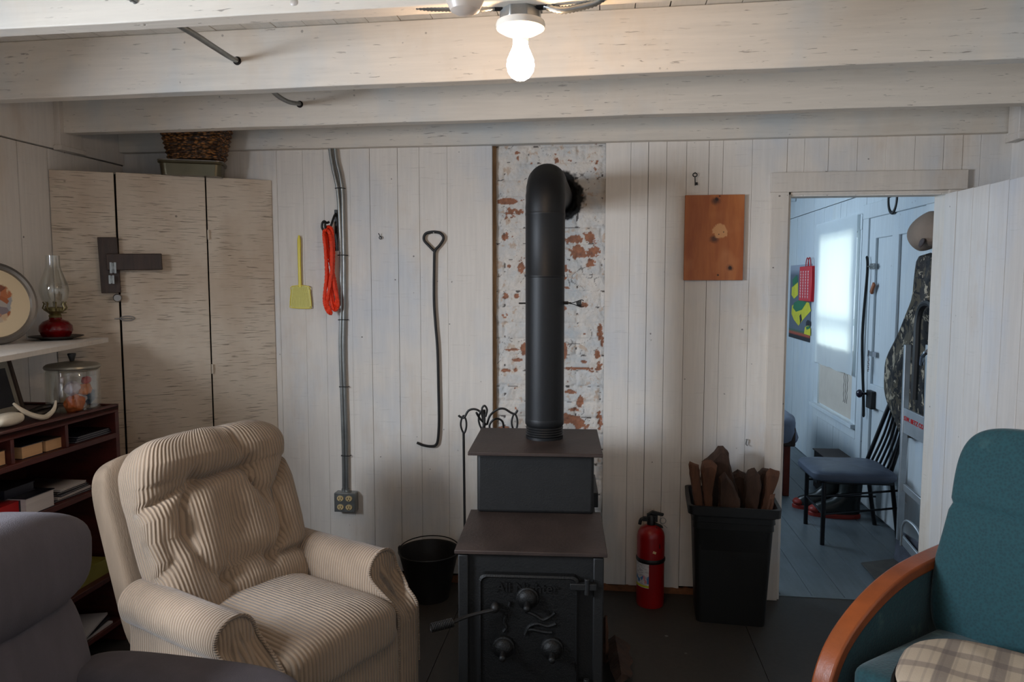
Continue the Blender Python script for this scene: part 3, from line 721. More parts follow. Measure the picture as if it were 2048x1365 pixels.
# black metal chair with vinyl seat
fl = [PZ(1611, 1048, 0), PZ(1644, 1090, 0), PZ(1795, 1076, 0), PZ(1749, 1050, 0)]   # left far, left near, right near, right far
ctr = sum(fl, Vector()) / 4
chr_ = empty('metal_chair', (ctr.x, ctr.y, 0), 0, 'black metal chair with slatted back and worn slate vinyl seat in the far room', 'chair')
zs = .375
top = [Vector((p.x, p.y, zs - .03)) for p in fl]
bt = [PY(1783, 800, 4.36), PY(1815, 838, 4.13)]      # back tops far, near
rb = [Vector((top[3].x - .06, top[3].y, zs)), Vector((top[2].x - .05, top[2].y, zs))]
for i in range(2): MB().tube([fl[i], top[i]], .0125, 10).build('leg', m_blacktube, chr_, world=True)
for i, (f_, r_) in enumerate(((3, 0), (2, 1))): MB().tube(cr([fl[f_], rb[r_]], 3), .0125, 10).build('leg', m_blacktube, chr_, world=True)
MB().tube(cr([rb[0], rb[0] + (bt[0] - rb[0]) * .97, bt[0] + Vector((0, -.03, .03)), bt[1] + Vector((0, .03, .03)), rb[1] + (bt[1] - rb[1]) * .97, rb[1]], 6), .012, 10).build('back_frame', m_blacktube, chr_, world=True)
for k in range(1, 6):
    t = k / 6; a = rb[0].lerp(rb[1], t); b = bt[0].lerp(bt[1], t)
    MB().tube(cr([a, a.lerp(b, .5) + Vector((.012, 0, 0)), b], 4), .0075, 8).build('back_slat', m_blacktube, chr_, world=True)
for z in (.17, .27):
    for i, j in ((0, 1), (1, 2), (0, 3)):
        if z > .2 and i == 0 and j == 1: continue
        a = fl[i].copy(); b = fl[j].copy(); a.z = b.z = z; MB().tube([a, b], .0065, 8).build('stretcher', m_blacktube, chr_, world=True)
cs = Vector(((fl[0].x + rb[0].x) / 2 - .01, (fl[1].y + fl[0].y) / 2 + .01, zs + .0))
def seatd(p, v): return p + Vector((0, 0, .004 * noise.noise(p * 20)))
MB().box(cs.x - .2, cs.x + .2, cs.y - .17, cs.y + .17, zs - .04, zs - .02).build('seat_frame', m_blacktube, chr_, world=True, bevel=.004)
MB().sup(cs, (.225, .20, .038), .6, .3, 48, 16, disp=seatd).build('seat', m_vinyl, chr_, world=True)

# rubber boots with red soles
def boot(loc, rz, label):
    r = empty('rubber_boot', loc, rz, label, 'boot', 'rubber boots under the black chair')
    def sec(y0, y1, w, z, n=20): return [Vector((w * cos(2 * pi * k / n), (y0 + y1) / 2 + (y1 - y0) / 2 * sin(2 * pi * k / n), z)) for k in range(n)]
    secs = [sec(-.04, .24, .045, .018), sec(-.045, .24, .048, .045), sec(-.045, .21, .046, .075), sec(-.045, .13, .045, .105), sec(-.05, .08, .048, .15), sec(-.055, .075, .052, .22), sec(-.06, .08, .056, .31), sec(-.05, .07, .047, .31), sec(-.045, .06, .042, .25)]
    vs = [v for s_ in secs for v in s_]; n = 20
    fs = [(i * n + k, i * n + (k + 1) % n, (i + 1) * n + (k + 1) % n, (i + 1) * n + k) for i in range(len(secs) - 1) for k in range(n)] + [tuple(range(n))]
    MB().add(vs, fs).build('boot_shaft', m_rubber, r, angle=60)
    s1 = sec(-.05, .25, .052, 0); s2 = sec(-.05, .252, .053, .02); s3 = sec(-.045, .245, .049, .026)
    MB().add(s1 + s2 + s3, [tuple(range(n)), tuple(range(3 * n - 1, 2 * n - 1, -1))] + [(i * n + k, i * n + (k + 1) % n, (i + 1) * n + (k + 1) % n, (i + 1) * n + k) for i in range(2) for k in range(n)]).sup((0, .215, .04), (.043, .035, .024), 1, 1, 16, 8).build('sole', m_redrub, r)
    return r
boot((1.53, 4.54, 0), radians(84), 'dark rubber boot with red sole under the black chair, the nearer of the pair')
boot((1.47, 4.67, 0), radians(80), 'dark rubber boot with red sole under the black chair, the farther of the pair')

# hand truck leaning against the wall
b0 = PZ(1787, 1118, .0); b1 = PZ(1848, 1163, .0)
ht = empty('hand_truck', ((b0.x + b1.x) / 2, (b0.y + b1.y) / 2, 0), 0, 'aluminium hand truck standing just inside the far room by the open door', 'hand truck')
def onp(px, py, x): return PX(px, py, x)
A0 = onp(1799, 1080, 1.50); A1 = onp(1815, 690, 1.52); B0 = onp(1848, 1138, 1.515); B1 = onp(1859, 690, 1.53)
for a, b in ((A0, A1), (B0, B1)): MB().obox((a + b) / 2, (.028, .022, (b - a).length), Matrix((Vector((1, 0, 0)), Vector((0, 1, 0)), (b - a).normalized())).transposed()).build('side_rail', m_alum, ht, world=True, bevel=.002)
def crossb(t, h, m_=m_alum, dx=0):
    a = A0.lerp(A1, t); b = B0.lerp(B1, t); a = a + Vector((dx, 0, 0)); b = b + Vector((dx, 0, 0))
    return MB().quadbox([a, b, b + Vector((0, 0, h)), a + Vector((0, 0, h))], (.012, 0, 0))
tp = (1075 - 862) / (1075 - 690.)
pl = crossb(tp, .125, dx=-.008).build('name_plate', m_alum, ht, world=True, bevel=.001); lab(pl, 'aluminium crossbar plate with small red lettering')
for t, h in (((1075 - 975) / 385., .035), ((1075 - 1095) / 385. + .04, .045)): crossb(t, h).build('crossbar', m_alum, ht, world=True, bevel=.002)
a = A0.lerp(A1, tp); b = B0.lerp(B1, tp); ex = (b - a).normalized(); ez = Vector((0, 0, 1)); ey = ez.cross(ex).normalized() * 1
nrm_ = ex.cross(ez).normalized()
if nrm_.x > 0: pass
Mx = Matrix((ex, ez, ex.cross(ez))).transposed().to_4x4(); Mx.translation = (a + b) / 2 + Vector((-.0095, 0, .075)); 
text_mb('S.W. BETZ CO.', .031, .0006, Mx, .0006).build('lettering', m_redbook, ht, world=True)
q = MB(); a = A0.lerp(A1, -.02); b = B0.lerp(B1, .0)
q.tube(cr([a + (b - a) * .08, a + (b - a) * .1 + Vector((0, 0, .10)), a + (b - a) * .3 + Vector((0, 0, .15)), a + (b - a) * .7 + Vector((0, 0, .15)), a + (b - a) * .9 + Vector((0, 0, .10)), a + (b - a) * .94], 5), .007, 8)
q.build('lower_arch', m_alum, ht, world=True)
t0, t1, t2, t3 = PZ(1787, 1120, .006), PZ(1848, 1165, .006), PZ(1762, 1177, .006), PZ(1722, 1128, .006)
m_worn = simple('worn_blue_grey_steel', (96, 100, 112), .5, .3, .3, 18, .4)
MB().quadbox([t0, t1, t2 + Vector((.01, -.0, 0)), t3], (0, 0, .006)).build('toe_plate', simple('worn_toe_plate', (84, 80, 74), .55, .2, .3, 14, .3), ht, world=True, bevel=.001)
MB().quadbox([t0, t1, Vector((t1.x + .012, t1.y, .17)), Vector((t0.x + .012, t0.y, .17))], (.006, 0, 0)).build('heel_plate', m_worn, ht, world=True, bevel=.001)
q = MB(); a = PX(1828, 800, 1.53); b = PX(1868, 790, 1.54); ta = PX(1836, 640, 1.54); tb = PX(1871, 640, 1.55)
q.tube(cr([a, a.lerp(ta, .6), ta, ta.lerp(tb, .25) + Vector((0, 0, .07)), ta.lerp(tb, .75) + Vector((0, 0, .07)), tb, tb.lerp(b, .4), b], 5), .017, 8)
q.build('loop_handle', m_blackp, ht, world=True)
q = MB(); q.tube(cr([PX(1843, 730, 1.49), PX(1846, 712, 1.48), PX(1856, 703, 1.49), PX(1868, 697, 1.53)], 5), .010, 8); q.build('grip_bar', m_chrome, ht, world=True)

# camouflage jacket and cap
rows = [(1836, 1884, 505), (1834, 1886, 540), (1832, 1886, 575), (1830, 1886, 600), (1817, 1886, 625), (1803, 1886, 660), (1788, 1886, 690), (1771, 1886, 718), (1770, 1886, 745), (1767, 1886, 780), (1773, 1884, 805), (1784, 1880, 830), (1797, 1872, 855), (1804, 1860, 868), (1808, 1850, 878)]
vs = []; n = 36
for j, (a, b, y) in enumerate(rows):
    pa = PX(a, y, 1.63); pb = PX(b, y, 1.63); c_ = (pa + pb) / 2; hw = abs(pa.y - pb.y) / 2; th = .045
    if j == 0: th = .04
    if j == len(rows) - 1: th = .02
    z = (pa.z + pb.z) / 2
    for k in range(n):
        t = 2 * pi * k / n; w1 = 1 + .10 * noise.noise(Vector((cos(t) * 2, sin(t) * 2, z * 7)))
        vs.append((1.635 + th * sin(t) * w1 * (1 + .25 * sin(t * 5 + z * 9)), c_.y + hw * cos(t), pa.z * (1 + cos(t)) / 2 + pb.z * (1 - cos(t)) / 2))
m_ = len(rows)
fs = [(i * n + k, i * n + (k + 1) % n, (i + 1) * n + (k + 1) % n, (i + 1) * n + k) for i in range(m_ - 1) for k in range(n)] + [tuple(range(n)), tuple(range(m_ * n - 1, (m_ - 1) * n - 1, -1))]
tag(MB().add(vs, fs).build('camouflage_jacket', m_camo, sub=1, angle=80), 'dark camouflage jacket hanging on the far room wall above the hand truck', 'jacket')
# cap
c0 = PX(1853, 462, 1.57)
cp = empty('baseball_cap', (c0.x, c0.y, c0.z - .1), 0, 'khaki baseball cap hanging on top of the camouflage jacket', 'cap')
def pxloft(rows, X, th, n=24, puff=None):
    vs = []
    for j, (a, b, ya, yb) in enumerate(rows):
        pa = PX(a, ya, X); pb = PX(b, yb, X); t_ = th[j]
        for k in range(n):
            t = 2 * pi * k / n; p = pa.lerp(pb, (1 - cos(t)) / 2); vs.append((p.x + t_ * sin(t), p.y, p.z))
    m_ = len(rows)
    return MB().add(vs, [(i * n + k, i * n + (k + 1) % n, (i + 1) * n + (k + 1) % n, (i + 1) * n + k) for i in range(m_ - 1) for k in range(n)] + [tuple(range(n)), tuple(range(m_ * n - 1, (m_ - 1) * n - 1, -1))])
pxloft([(1862, 1872, 421, 423), (1852, 1880, 428, 432), (1841, 1884, 438, 444), (1832, 1886, 450, 458), (1826, 1886, 465, 474), (1827, 1884, 478, 484), (1832, 1874, 490, 490), (1837, 1862, 499, 494), (1842, 1850, 504, 501)], 1.60, [.01, .035, .055, .07, .075, .072, .06, .04, .012]).build('crown', m_cap, cp, world=True, sub=1)
MB().sup(PX(1876, 455, 1.64), (.03, .05, .09), .8, .8, 20, 12, rot=Matrix.Rotation(radians(15), 3, 'X')).build('brim', m_cap, cp, world=True)
e_ = PX(1843, 486, 1.536); MB().sup(e_, (.005, .034, .018), 1, 1, 16, 10, rot=Matrix.Rotation(radians(-25), 3, 'X')).build('emblem', simple('cap_emblem', (60, 42, 38), .7, 0, .6, 90), cp, world=True)

# =================================================================== CORNER CUPBOARD
C0 = Vector((XL + .003, 2.815, 0)); C1 = Vector((-1.541, YB - .004, 0)); cu = (C1 - C0).normalized(); cn = Vector((cu.y, -cu.x, 0))
def onc(px, py, off=0): return PP(px, py, C0 + cn * off, cn)
Lc = (C1 - C0).length
def uc(px, py): return (onc(px, py) - C0).dot(cu)
ang = atan2(cu.y, cu.x)
cab = empty('corner_cupboard', (C0.x, C0.y, 0), ang, 'cream painted corner cupboard with crackled paint behind the tan recliner', 'cupboard')
# local: x along the front, -y towards the room
def cl(p): v = p - C0; return Vector((v.dot(cu), -v.dot(cn), v.z))
u1 = uc(236, 500); u2 = uc(416, 500); zt1 = onc(75, 338).z; zt2 = onc(236, 345).z; zt3 = onc(415, 354).z; zt4 = onc(541, 361).z
def panel(name, ua, ub, za, zb, off, th, m=m_cab):
    return MB().quadbox([(ua, -off, .03), (ub, -off, .03), (ub, -off, zb), (ua, -off, za)], (0, th, 0))
panel('side_panel', .002, u1 - .005, zt1, zt2 - .002, 0, .02).build('side_panel', m_cab, cab, bevel=.0015)
dr = panel('door', u1 + .003, u2 - .004, zt2, zt3, .004, .022).build('door', m_cab, cab, bevel=.002)
panel('side_panel', u2 + .002, Lc - .004, zt3, zt4, 0, .02).build('side_panel', m_cab, cab, bevel=.0015)
MB().quadbox([(.03, .03, 0), (Lc - .03, .03, 0), (Lc / 2 + .22, .2, 0), (Lc / 2 - .12, .30, 0)], (0, 0, 1.90)).build('carcass', m_dark, cab)
def cb(px0, py0, px1, py1, off, th, name, m, par=cab, bev=.002, rot=0):
    a = cl(onc(px0, py0, off)); b = cl(onc(px1, py1, off))
    q = MB().obox(((a.x + b.x) / 2, -off - th / 2 + .0, (a.z + b.z) / 2), (abs(b.x - a.x), th, abs(b.z - a.z)), Matrix.Rotation(rot, 3, 'Y'))
    return q.build(name, m, par, bevel=bev)
lab(cb(197, 475, 241, 586, .001, .03, 'latch_block', m_wooddk, rot=radians(-1.5)), 'dark oak upright latch block')
lab(cb(213, 507, 325, 541, .032, .018, 'turn_latch', m_wooddk, dr, .003, rot=radians(-1.2)), 'dark oak bar across the door')
for (a, b, c, d) in ((219, 525, 233, 547), (217, 551, 229, 568)):
    p_ = cl(onc(a, b, .05)); q_ = cl(onc(c, d, .05)); xm = (p_.x + q_.x) / 2; zm_ = (p_.z + q_.z) / 2; w_ = abs(q_.x - p_.x) / 2; h_ = abs(q_.z - p_.z) / 2
    MB().box(xm - w_, xm - w_ * .3, -.053, -.050, zm_ - h_, zm_ + h_).box(xm + w_ * .3, xm + w_, -.053, -.050, zm_ - h_, zm_ + h_).box(xm - w_ * .5, xm + w_ * .5, -.0532, -.0498, zm_ - h_ * .25, zm_ + h_ * .25).tube([(xm, -.054, zm_ - h_ * .9), (xm, -.054, zm_ + h_ * .9)], .0022, 6).build('hasp', m_galv, cab)
kk = cl(onc(236, 596, .0)); Rk = Matrix.Rotation(pi / 2, 3, 'X')
MB().lathe([(0, .04), (.014, .04), (.018, .032), (.016, .024), (.008, .018), (.008, 0)], (kk.x, -.004, kk.z), Rk, 24).build('door_knob', m_pewter, cab)
hk = cl(onc(255, 637, .0)); q = MB().tube([(hk.x + .028 * cos(a), -.010, hk.z + .010 * sin(a)) for a in [i * pi / 8 for i in range(16)]], .0022, 6, closed=True).tube([(hk.x - .05, -.01, hk.z), (hk.x - .02, -.012, hk.z), (hk.x + .02, -.008, hk.z)], .002, 6)
q.build('hook_and_eye', m_pewter, cab)
for py in (470, 738):
    hp = cl(onc(417 + (py - 470) * .03, py, 0)); MB().tube([(hp.x, -.006, hp.z - .022), (hp.x, -.006, hp.z + .022)], .005, 8).build('hinge', m_cab, cab)
# pan and basket on top
pc = Vector((-1.84, 3.135, 1.903))
Rp = Matrix.Rotation(radians(22), 3, 'Z')
pn = empty('roasting_pan', (pc.x, pc.y, pc.z), radians(22), 'tarnished metal pan lying on top of the corner cupboard', 'pan')
q = MB()
def rr(hx, hy, r, z, n=6):
    out = []
    for cx, cy, a0 in ((hx - r, hy - r, 0), (-hx + r, hy - r, 90), (-hx + r, -hy + r, 180), (hx - r, -hy + r, 270)):
        for k in range(n + 1): a = radians(a0 + 90 * k / n); out.append(Vector((cx + r * cos(a), cy + r * sin(a), z)))
    return out
def rings(rs, cap0=True, cap1=True):
    n = len(rs[0]); vs = [v for r in rs for v in r]; fs = [(i * n + k, i * n + (k + 1) % n, (i + 1) * n + (k + 1) % n, (i + 1) * n + k) for i in range(len(rs) - 1) for k in range(n)]
    if cap0: fs.append(tuple(range(n - 1, -1, -1)))
    if cap1: fs.append(tuple((len(rs) - 1) * n + k for k in range(n)))
    return vs, fs
MB().add(*rings([rr(.125, .075, .03, .0), rr(.13, .08, .03, .05), rr(.137, .087, .033, .055), rr(.137, .087, .033, .062), rr(.125, .075, .03, .062), rr(.12, .07, .028, .01)])).build('pan_body', m_olive, pn)
lab(MB().add(*rings([rr(.138, .088, .033, .0625), rr(.138, .088, .033, .067), rr(.10, .06, .033, .072)])).build('pan_lid', m_pewter, pn), 'flat darkened lid')
bk = Vector((-1.815, 3.13, 1.977))
def baskring(hx, hy, r, z): return rr(hx, hy, r, z, 8)
rs = []
for i in range(17):
    t = i / 16; e = .003 * (1 if i % 2 else -1); rs.append([v + Vector((bk.x, bk.y, 0)) for v in baskring(.118 + .03 * t + e, .075 + .02 * t + e, .05, bk.z + .16 * t)])
for i in range(3): rs.append([v + Vector((bk.x, bk.y, 0)) for v in baskring(.138 - .012 * i, .085 - .01 * i, .045, bk.z + .16 - .06 * i)])
tag(MB().add(*rings(rs)).build('wicker_basket', m_basket), 'brown wicker basket sitting on the pan above the corner cupboard', 'basket')

# =================================================================== LEFT SHELF AND WHAT STANDS ON IT
z_s = 1.20
sf = [PZ(-120, 735, z_s), PZ(217, 676, z_s)]
a = sf[0]; b = sf[1]
tip = b
shelf = MB().quadbox([(a.x, a.y, z_s - .018), (b.x, b.y, z_s - .018), (XL + .002, 2.80, z_s - .018), (XL + .002, a.y, z_s - .018)], (0, 0, .018))
tag(shelf.build('wall_shelf', m_trim, bevel=.001), 'rough white painted shelf board on the left wall, holding the oil lamp', 'shelf')
# plate and lamp
pcx = Vector((-2.175, 2.665, z_s))
tag(MB().lathe([(0, 0), (.055, 0), (.06, .004), (.096, .013), (.097, .016), (.058, .008), (0, .006)], pcx, None, 36).build('plate', m_plate), 'dark metal plate under the red oil lamp', 'plate')
lm = empty('oil_lamp', tuple(pcx + Vector((0, 0, .007))), 0, 'oil lamp with ruby glass font and clear chimney on the wall shelf', 'lamp')
MB().lathe([(0, 0), (.042, 0), (.05, .008), (.06, .03), (.058, .05), (.045, .066), (.024, .075), (.022, .082), (0, .082)], n=36).build('lamp_font', m_redglass, lm)
MB().lathe([(0, .082), (.022, .082), (.024, .09), (.02, .095), (.024, .10), (.034, .108), (.036, .12), (.028, .125), (0, .125)], n=24).tube([(.03, 0, .1), (.05, 0, .102)], .002, 6).build('burner', m_brass, lm)
q = MB()
for k in range(8):
    a_ = k * pi / 4; d = Vector((cos(a_), sin(a_), 0)); q.tube([d * .034 + Vector((0, 0, .11)), d * .042 + Vector((0, 0, .12)), d * .036 + Vector((0, 0, .137)), d * .04 + Vector((0, 0, .145))], .003, 5)
q.build('prong_ring', m_brass, lm)
cp_ = [(.030, .122), (.034, .135), (.046, .155), (.053, .185), (.05, .215), (.036, .255), (.027, .285), (.026, .33)]
MB().lathe([tuple(v[:2]) for v in [(p.x, p.y) for p in cr([(x, y, 0) for x, y in cp_], 4)]] + [(.0245, .33), (.0255, .285), (.034, .255), (.048, .215), (.051, .185), (.044, .155), (.032, .135), (.028, .122)], n=36).build('lamp_chimney', m_glass, lm)
# round framed picture leaning at left
pc_ = Vector((-2.215, 2.41, z_s + .155)); nn_ = Vector((cos(radians(-22)), sin(radians(-22)), .16)).normalized()
zax = nn_; xax = Vector((0, 0, 1)).cross(zax).normalized(); yax = zax.cross(xax); Rr = Matrix((xax, yax, zax)).transposed()
rp = empty('round_picture', tuple(pc_), 0, 'round pewter rimmed picture leaning on the wall shelf beside the lamp', 'picture')
pf = MB().lathe([(0, 0), (.132, .0), (.132, -.006), (0, -.006)], (0, 0, 0), None, 48).build('picture_face', m_art, rp); pf.rotation_euler = Rr.to_euler()
pr_ = MB().lathe([(.128, .0), (.132, .008), (.142, .012), (.152, .008), (.156, -.004), (.150, -.014), (.13, -.012)], (0, 0, 0), None, 48)
pr_.f = pr_.f[:-2]; pf2 = pr_.build('picture_rim', m_pewter, rp); pf2.rotation_euler = Rr.to_euler()

# =================================================================== BOOKCASE
bx = -1.876; by1 = 2.606; by0 = 1.25; bz = .955; bxb = -2.28
bc = empty('bookcase', ((bx + bxb) / 2, (by0 + by1) / 2, 0), 0, 'dark mahogany bookcase against the left wall under the shelf', 'bookcase')
W = dict(world=True, bevel=.002)
MB().box(bxb, bx, by0, by1, bz - .03, bz - .008).box(bx - .018, bx, by0, by1, bz - .008, bz + .0).box(bxb, bx, by1 - .014, by1, bz - .008, bz).build('top_board', m_book, bc, **W)
MB().box(bxb, bx, by1 - .02, by1, 0, bz - .03).build('side_panel', m_book, bc, **W)
MB().box(bxb, bx, by0, by0 + .02, 0, bz - .03).build('side_panel', m_book, bc, **W)
MB().box(bxb, bxb + .008, by0, by1, 0, bz - .03).build('back_panel', m_book, bc, **W)
zsf = [PX(226, 868, bx).z, PX(179, 985, bx).z, PX(200, 1165, bx).z, .1]
for z in zsf: MB().box(bxb + .008, bx, by0 + .02, by1 - .02, z - .02, z).build('shelf', m_book, bc, **W)
for px in (137, 27):
    y_ = PX(px, 880, bx).y; MB().box(bxb + .01, bx - .004, y_ - .007, y_ + .007, zsf[0], bz - .03).build('divider', m_book, bc, **W)
def book(px0, px1, py, z, th, m_c, m_p, label, depth=.14, spine='y', dx=.02, cat='book', grp=None, rz=0):
    ya = PX(px0, py, bx - dx).y; yb = PX(px1, py, bx - dx).y; c_ = Vector((bx - dx - depth / 2, (ya + yb) / 2, z)); L = abs(yb - ya)
    b_ = empty('book' if cat == 'book' else 'magazine', tuple(c_), rz, label, cat, grp)
    MB().box(-depth / 2, depth / 2, -L / 2, L / 2, 0, .0025).box(-depth / 2, depth / 2, -L / 2, L / 2, th - .0025, th).box(-depth / 2, -depth / 2 + .003, -L / 2, L / 2, 0, th).build('cover', m_c, b_)
    MB().box(-depth / 2 + .003, depth / 2 - .003, -L / 2 + .003, L / 2 - .003, .0025, th - .0025).build('pages', m_p, b_)
    return b_
book(44, 88, 905, zsf[0], .044, m_darkbook, m_page, 'paperback with tan page edges lying in the middle cubby, left one')
book(92, 130, 892, zsf[0], .042, m_wooddk, m_page, 'paperback with orange tan page edges lying in the middle cubby, right one')
for k in range(3): book(150 + 3 * k, 224 - 2 * k, 870, zsf[0] + .0075 * k, .007, m_darkbook, m_whitepage, ('bottom' if k == 0 else 'middle' if k == 1 else 'top') + ' thin booklet of the pile in the right cubby of the bookcase', cat='booklet', grp='booklets in the right cubby')
book(0, 14, 930, zsf[0], .05, m_wooddk, m_page, 'brown book at the left edge of the photo, in the left cubby')
z2 = zsf[1]
rb_ = book(-35, 47, 1010, z2, .055, m_redbook, m_whitepage, 'thick red book lying on the middle shelf of the bookcase', spine='y', dx=.03)
MB().box(.066, .071, -.3, .3, 0, .055)
ya = PX(-35, 1010, bx - .03).y; yb_ = PX(46, 1010, bx - .03).y
q = MB().box(bx - .0305, bx - .028, ya, yb_ - .02, z2, z2 + .055); q.build('spine', m_redbook, rb_, world=True)
q = MB().box(bx - .0305, bx - .0275, yb_ - .02, yb_ + .0, z2, z2 + .0555); q.build('spine_band', m_darkbook, rb_, world=True)
book(52, 111, 1010, z2, .062, m_darkbook, m_whitepage, 'thick book with pale page edges facing out on the middle shelf', dx=.005)
book(8, 70, 975, z2 + .0625, .03, m_darkbook, m_darkbook, 'black book lying on top of the red book', dx=.06)
for k in range(5): book(114 + 2 * k, 186 - 3 * k, 1000, z2 + .0085 * k, .008, [m_darkbook, m_whitepage, m_darkbook, m_blackp, m_whitepage][k], m_whitepage, ['lowest', 'second from bottom', 'middle', 'second from top', 'topmost'][k] + ' magazine of the pile on the middle shelf behind the recliner', .2, cat='magazine', grp='magazines on the middle shelf', rz=radians(3 * (k % 3) - 3))
z3 = zsf[2]
tag(MB().box(bx - .20, bx - .03, 2.28, 2.55, z3, z3 + .06).build('yellow_box', simple('olive_yellow_card', (140, 128, 50), .6)), 'olive yellow box on the lower shelf of the bookcase', 'box')
book(20, 110, 1100, z3, .09, m_darkbook, m_darkbook, 'large black book on the lower shelf of the bookcase', dx=.06)
for k in range(3): tag(MB().obox((bx - .09, 2.42, .104 + .012 * k), (.16, .22, .008), Matrix.Rotation(radians(8 * k), 3, 'Z')).build('papers', [m_whitepage, m_darkbook, m_whitepage][k]), ['lowest', 'middle', 'upper'][k] + ' sheaf of papers on the bottom shelf of the bookcase', 'papers', 'papers on the bottom shelf')

# glass jar with lid and its contents
jc = Vector((-1.985, 2.505, bz - .008))
jr = empty('glass_jar', tuple(jc), 0, 'wide clear glass jar with a grey metal lid on the bookcase', 'jar')
MB().lathe([(0, 0), (.082, 0), (.09, .008), (.092, .05), (.092, .15), (.084, .158), (.081, .158), (.088, .148), (.088, .05), (.086, .012), (.078, .005), (0, .005)], n=44).build('jar_body', m_glass, jr)
MB().lathe([(0, .185), (.03, .184), (.085, .176), (.093, .170), (.095, .163), (.092, .158), (.084, .160), (0, .170)], n=44).build('jar_lid', simple('dull_tin', (150, 146, 134), .35, .7, .1), jr)
MB().lathe([(0, .215), (.014, .215), (.015, .211), (.009, .192), (.007, .184), (0, .184)], n=20).build('lid_knob', m_blackp, jr)
cols = [((206, 198, 206), .03, -.0, .03), ((214, 110, 50), .03, -.035, .03), ((60, 84, 110), .03, .045, .045), ((222, 130, 60), .022, .02, .075), ((206, 190, 196), .024, -.02, .085), ((190, 60, 50), .014, .03, .11)]
nm = ['pale', 'orange', 'blue grey', 'bright orange', 'whitish', 'small red']
for k, (c_, r_, dy, dz) in enumerate(cols):
    p_ = jc + Vector((.02 * (k % 2) - .01 + .02, dy, dz))
    tag(MB().sup(p_, (r_, r_ * 1.15, r_ * 1.0), .9, .8, 20, 14, disp=lambda p, v: p * (1 + .35 * noise.noise(p * 60 + Vector((k, 0, 0))))).build('shell', simple('shell_%d' % k, c_, .5, 0, .2, 40)), nm[k] + ' shell inside the glass jar', 'shell', 'shells in the glass jar')
# horn and shell beside the jar
hx = bx - .055
hp = [PX(38, 812, hx), PX(50, 824, hx), PX(68, 835, hx), PX(88, 839, hx), PX(105, 831, hx), PX(116, 820, hx), PX(122, 806, hx)]
low = min(p.z for p in hp); hp = [Vector((p.x - .02 * abs(i - 3) / 3, p.y, p.z - low + bz + .004)) for i, p in enumerate(hp)]
tag(MB().tube(cr(hp, 6), [.003 + .0065 * sin(pi * min(1, (i + 2) / 38)) for i in range(37)], 10).build('horn', m_bone), 'thin curved white horn in front of the glass jar', 'horn')
tag(MB().sup(PZ(24, 840, bz + .018) + Vector((-.02, 0, 0)), (.034, .062, .022), .9, .9, 28, 16, disp=lambda p, v: p * (1 + .12 * noise.noise(p * 30))).build('white_shell', m_bone), 'rounded white shell left of the horn on the bookcase', 'shell')
tag(MB().tube([PZ(85, 828, bz) + Vector((.03 * cos(a), .05 * sin(a), .012 + .006 * sin(a))) for a in [i * pi / 10 for i in range(20)]], .010, 8, closed=True).build('dish', m_plate), 'low dark dish between the horn and the jar', 'dish')
# framed picture leaning under the shelf
br_ = PZ(46, 828, bz - .004); br_ = Vector((-2.11, br_.y * (-2.11) / br_.x if br_.x else 2.3, bz - .006)); tr_ = PX(16, 716, -2.17)
fh = .225; uy = Vector((.12, -1, 0)).normalized(); vz = Vector((-.06, -.0, fh)).normalized(); nz_ = uy.cross(vz); nz_ = nz_ if nz_.x > 0 else -nz_
fr = empty('picture_frame', tuple(br_), 0, 'picture in a dark frame leaning on the bookcase at the left edge', 'picture')
def fq(u0, u1, v0, v1, d0, d1): return [br_ + uy * u + vz * v + nz_ * d0 for u, v in ((u0, v0), (u1, v0), (u1, v1), (u0, v1))], nz_ * (d1 - d0)
q = MB()
for a_ in ((0, .012, 0, fh), (.16, .172, 0, fh), (0, .172, 0, .012), (0, .172, fh - .012, fh)): p_, e_ = fq(*a_, 0, .014); q.quadbox(p_, e_)
q.build('frame', m_wooddk, fr, world=True, bevel=.001)
p_, e_ = fq(.01, .162, .01, fh - .01, .002, .006); MB().quadbox(p_, e_).build('mat', simple('grey_mat', (150, 144, 130), .8), fr, world=True)
p_, e_ = fq(.034, .138, .034, fh - .05, .006, .008); MB().quadbox(p_, e_).build('print', m_darkbook, fr, world=True)

# =================================================================== THINGS ON THE BACK WALL
yw = YB - .008
def armored(pts, r, step=.0042):
    P = cr(pts, 10); out = []; L = 0; acc = 0
    for i in range(len(P) - 1):
        d = (P[i + 1] - P[i]).length; t = 0
        while acc + (d - t) >= step:
            t += step - acc; acc = 0; out.append(P[i].lerp(P[i + 1], min(1, t / d)))
        acc += d - t
    return MB().tube(out, [r * (1.12 if i % 2 else .86) for i in range(len(out))], 10)
yc = YB - .016
cA = [PY(x, y, yc) for x, y in ((658, 246), (659, 275), (661, 305), (667, 340), (675, 378), (679, 430), (682, 520), (682, 620), (681, 700), (684, 800), (687, 900), (688, 984))]
cB = [PY(x, y, yc) for x, y in ((669, 262), (670, 290), (673, 320), (680, 350), (685, 385), (686, 430), (688, 520), (688, 620), (687, 700), (690, 800), (693, 900), (694, 984))]
ca_ = tag(armored(cA, .0085).build('armored_cable', m_galv, angle=80), 'left of the two armoured cables running down the wall to the outlet box', 'cable', 'armoured cables down the back wall')
cb_ = tag(armored(cB, .0085).build('armored_cable', m_galv, angle=80), 'right of the two armoured cables running down the wall to the outlet box', 'cable', 'armoured cables down the back wall')
for x, y in ((663, 265), (668, 292), (679, 377), (684, 511), (685, 640), (687, 774), (691, 912)):
    p_ = PY(x, y, yc); MB().tube([p_ + Vector((-.022, .012, 0)), p_ + Vector((-.018, -.008, 0)), p_ + Vector((-.006, -.011, .001)), p_ + Vector((.01, -.011, .001)), p_ + Vector((.02, -.006, 0)), p_ + Vector((.024, .012, 0))], .002, 6).build('cable_strap', m_iron, ca_, world=True)
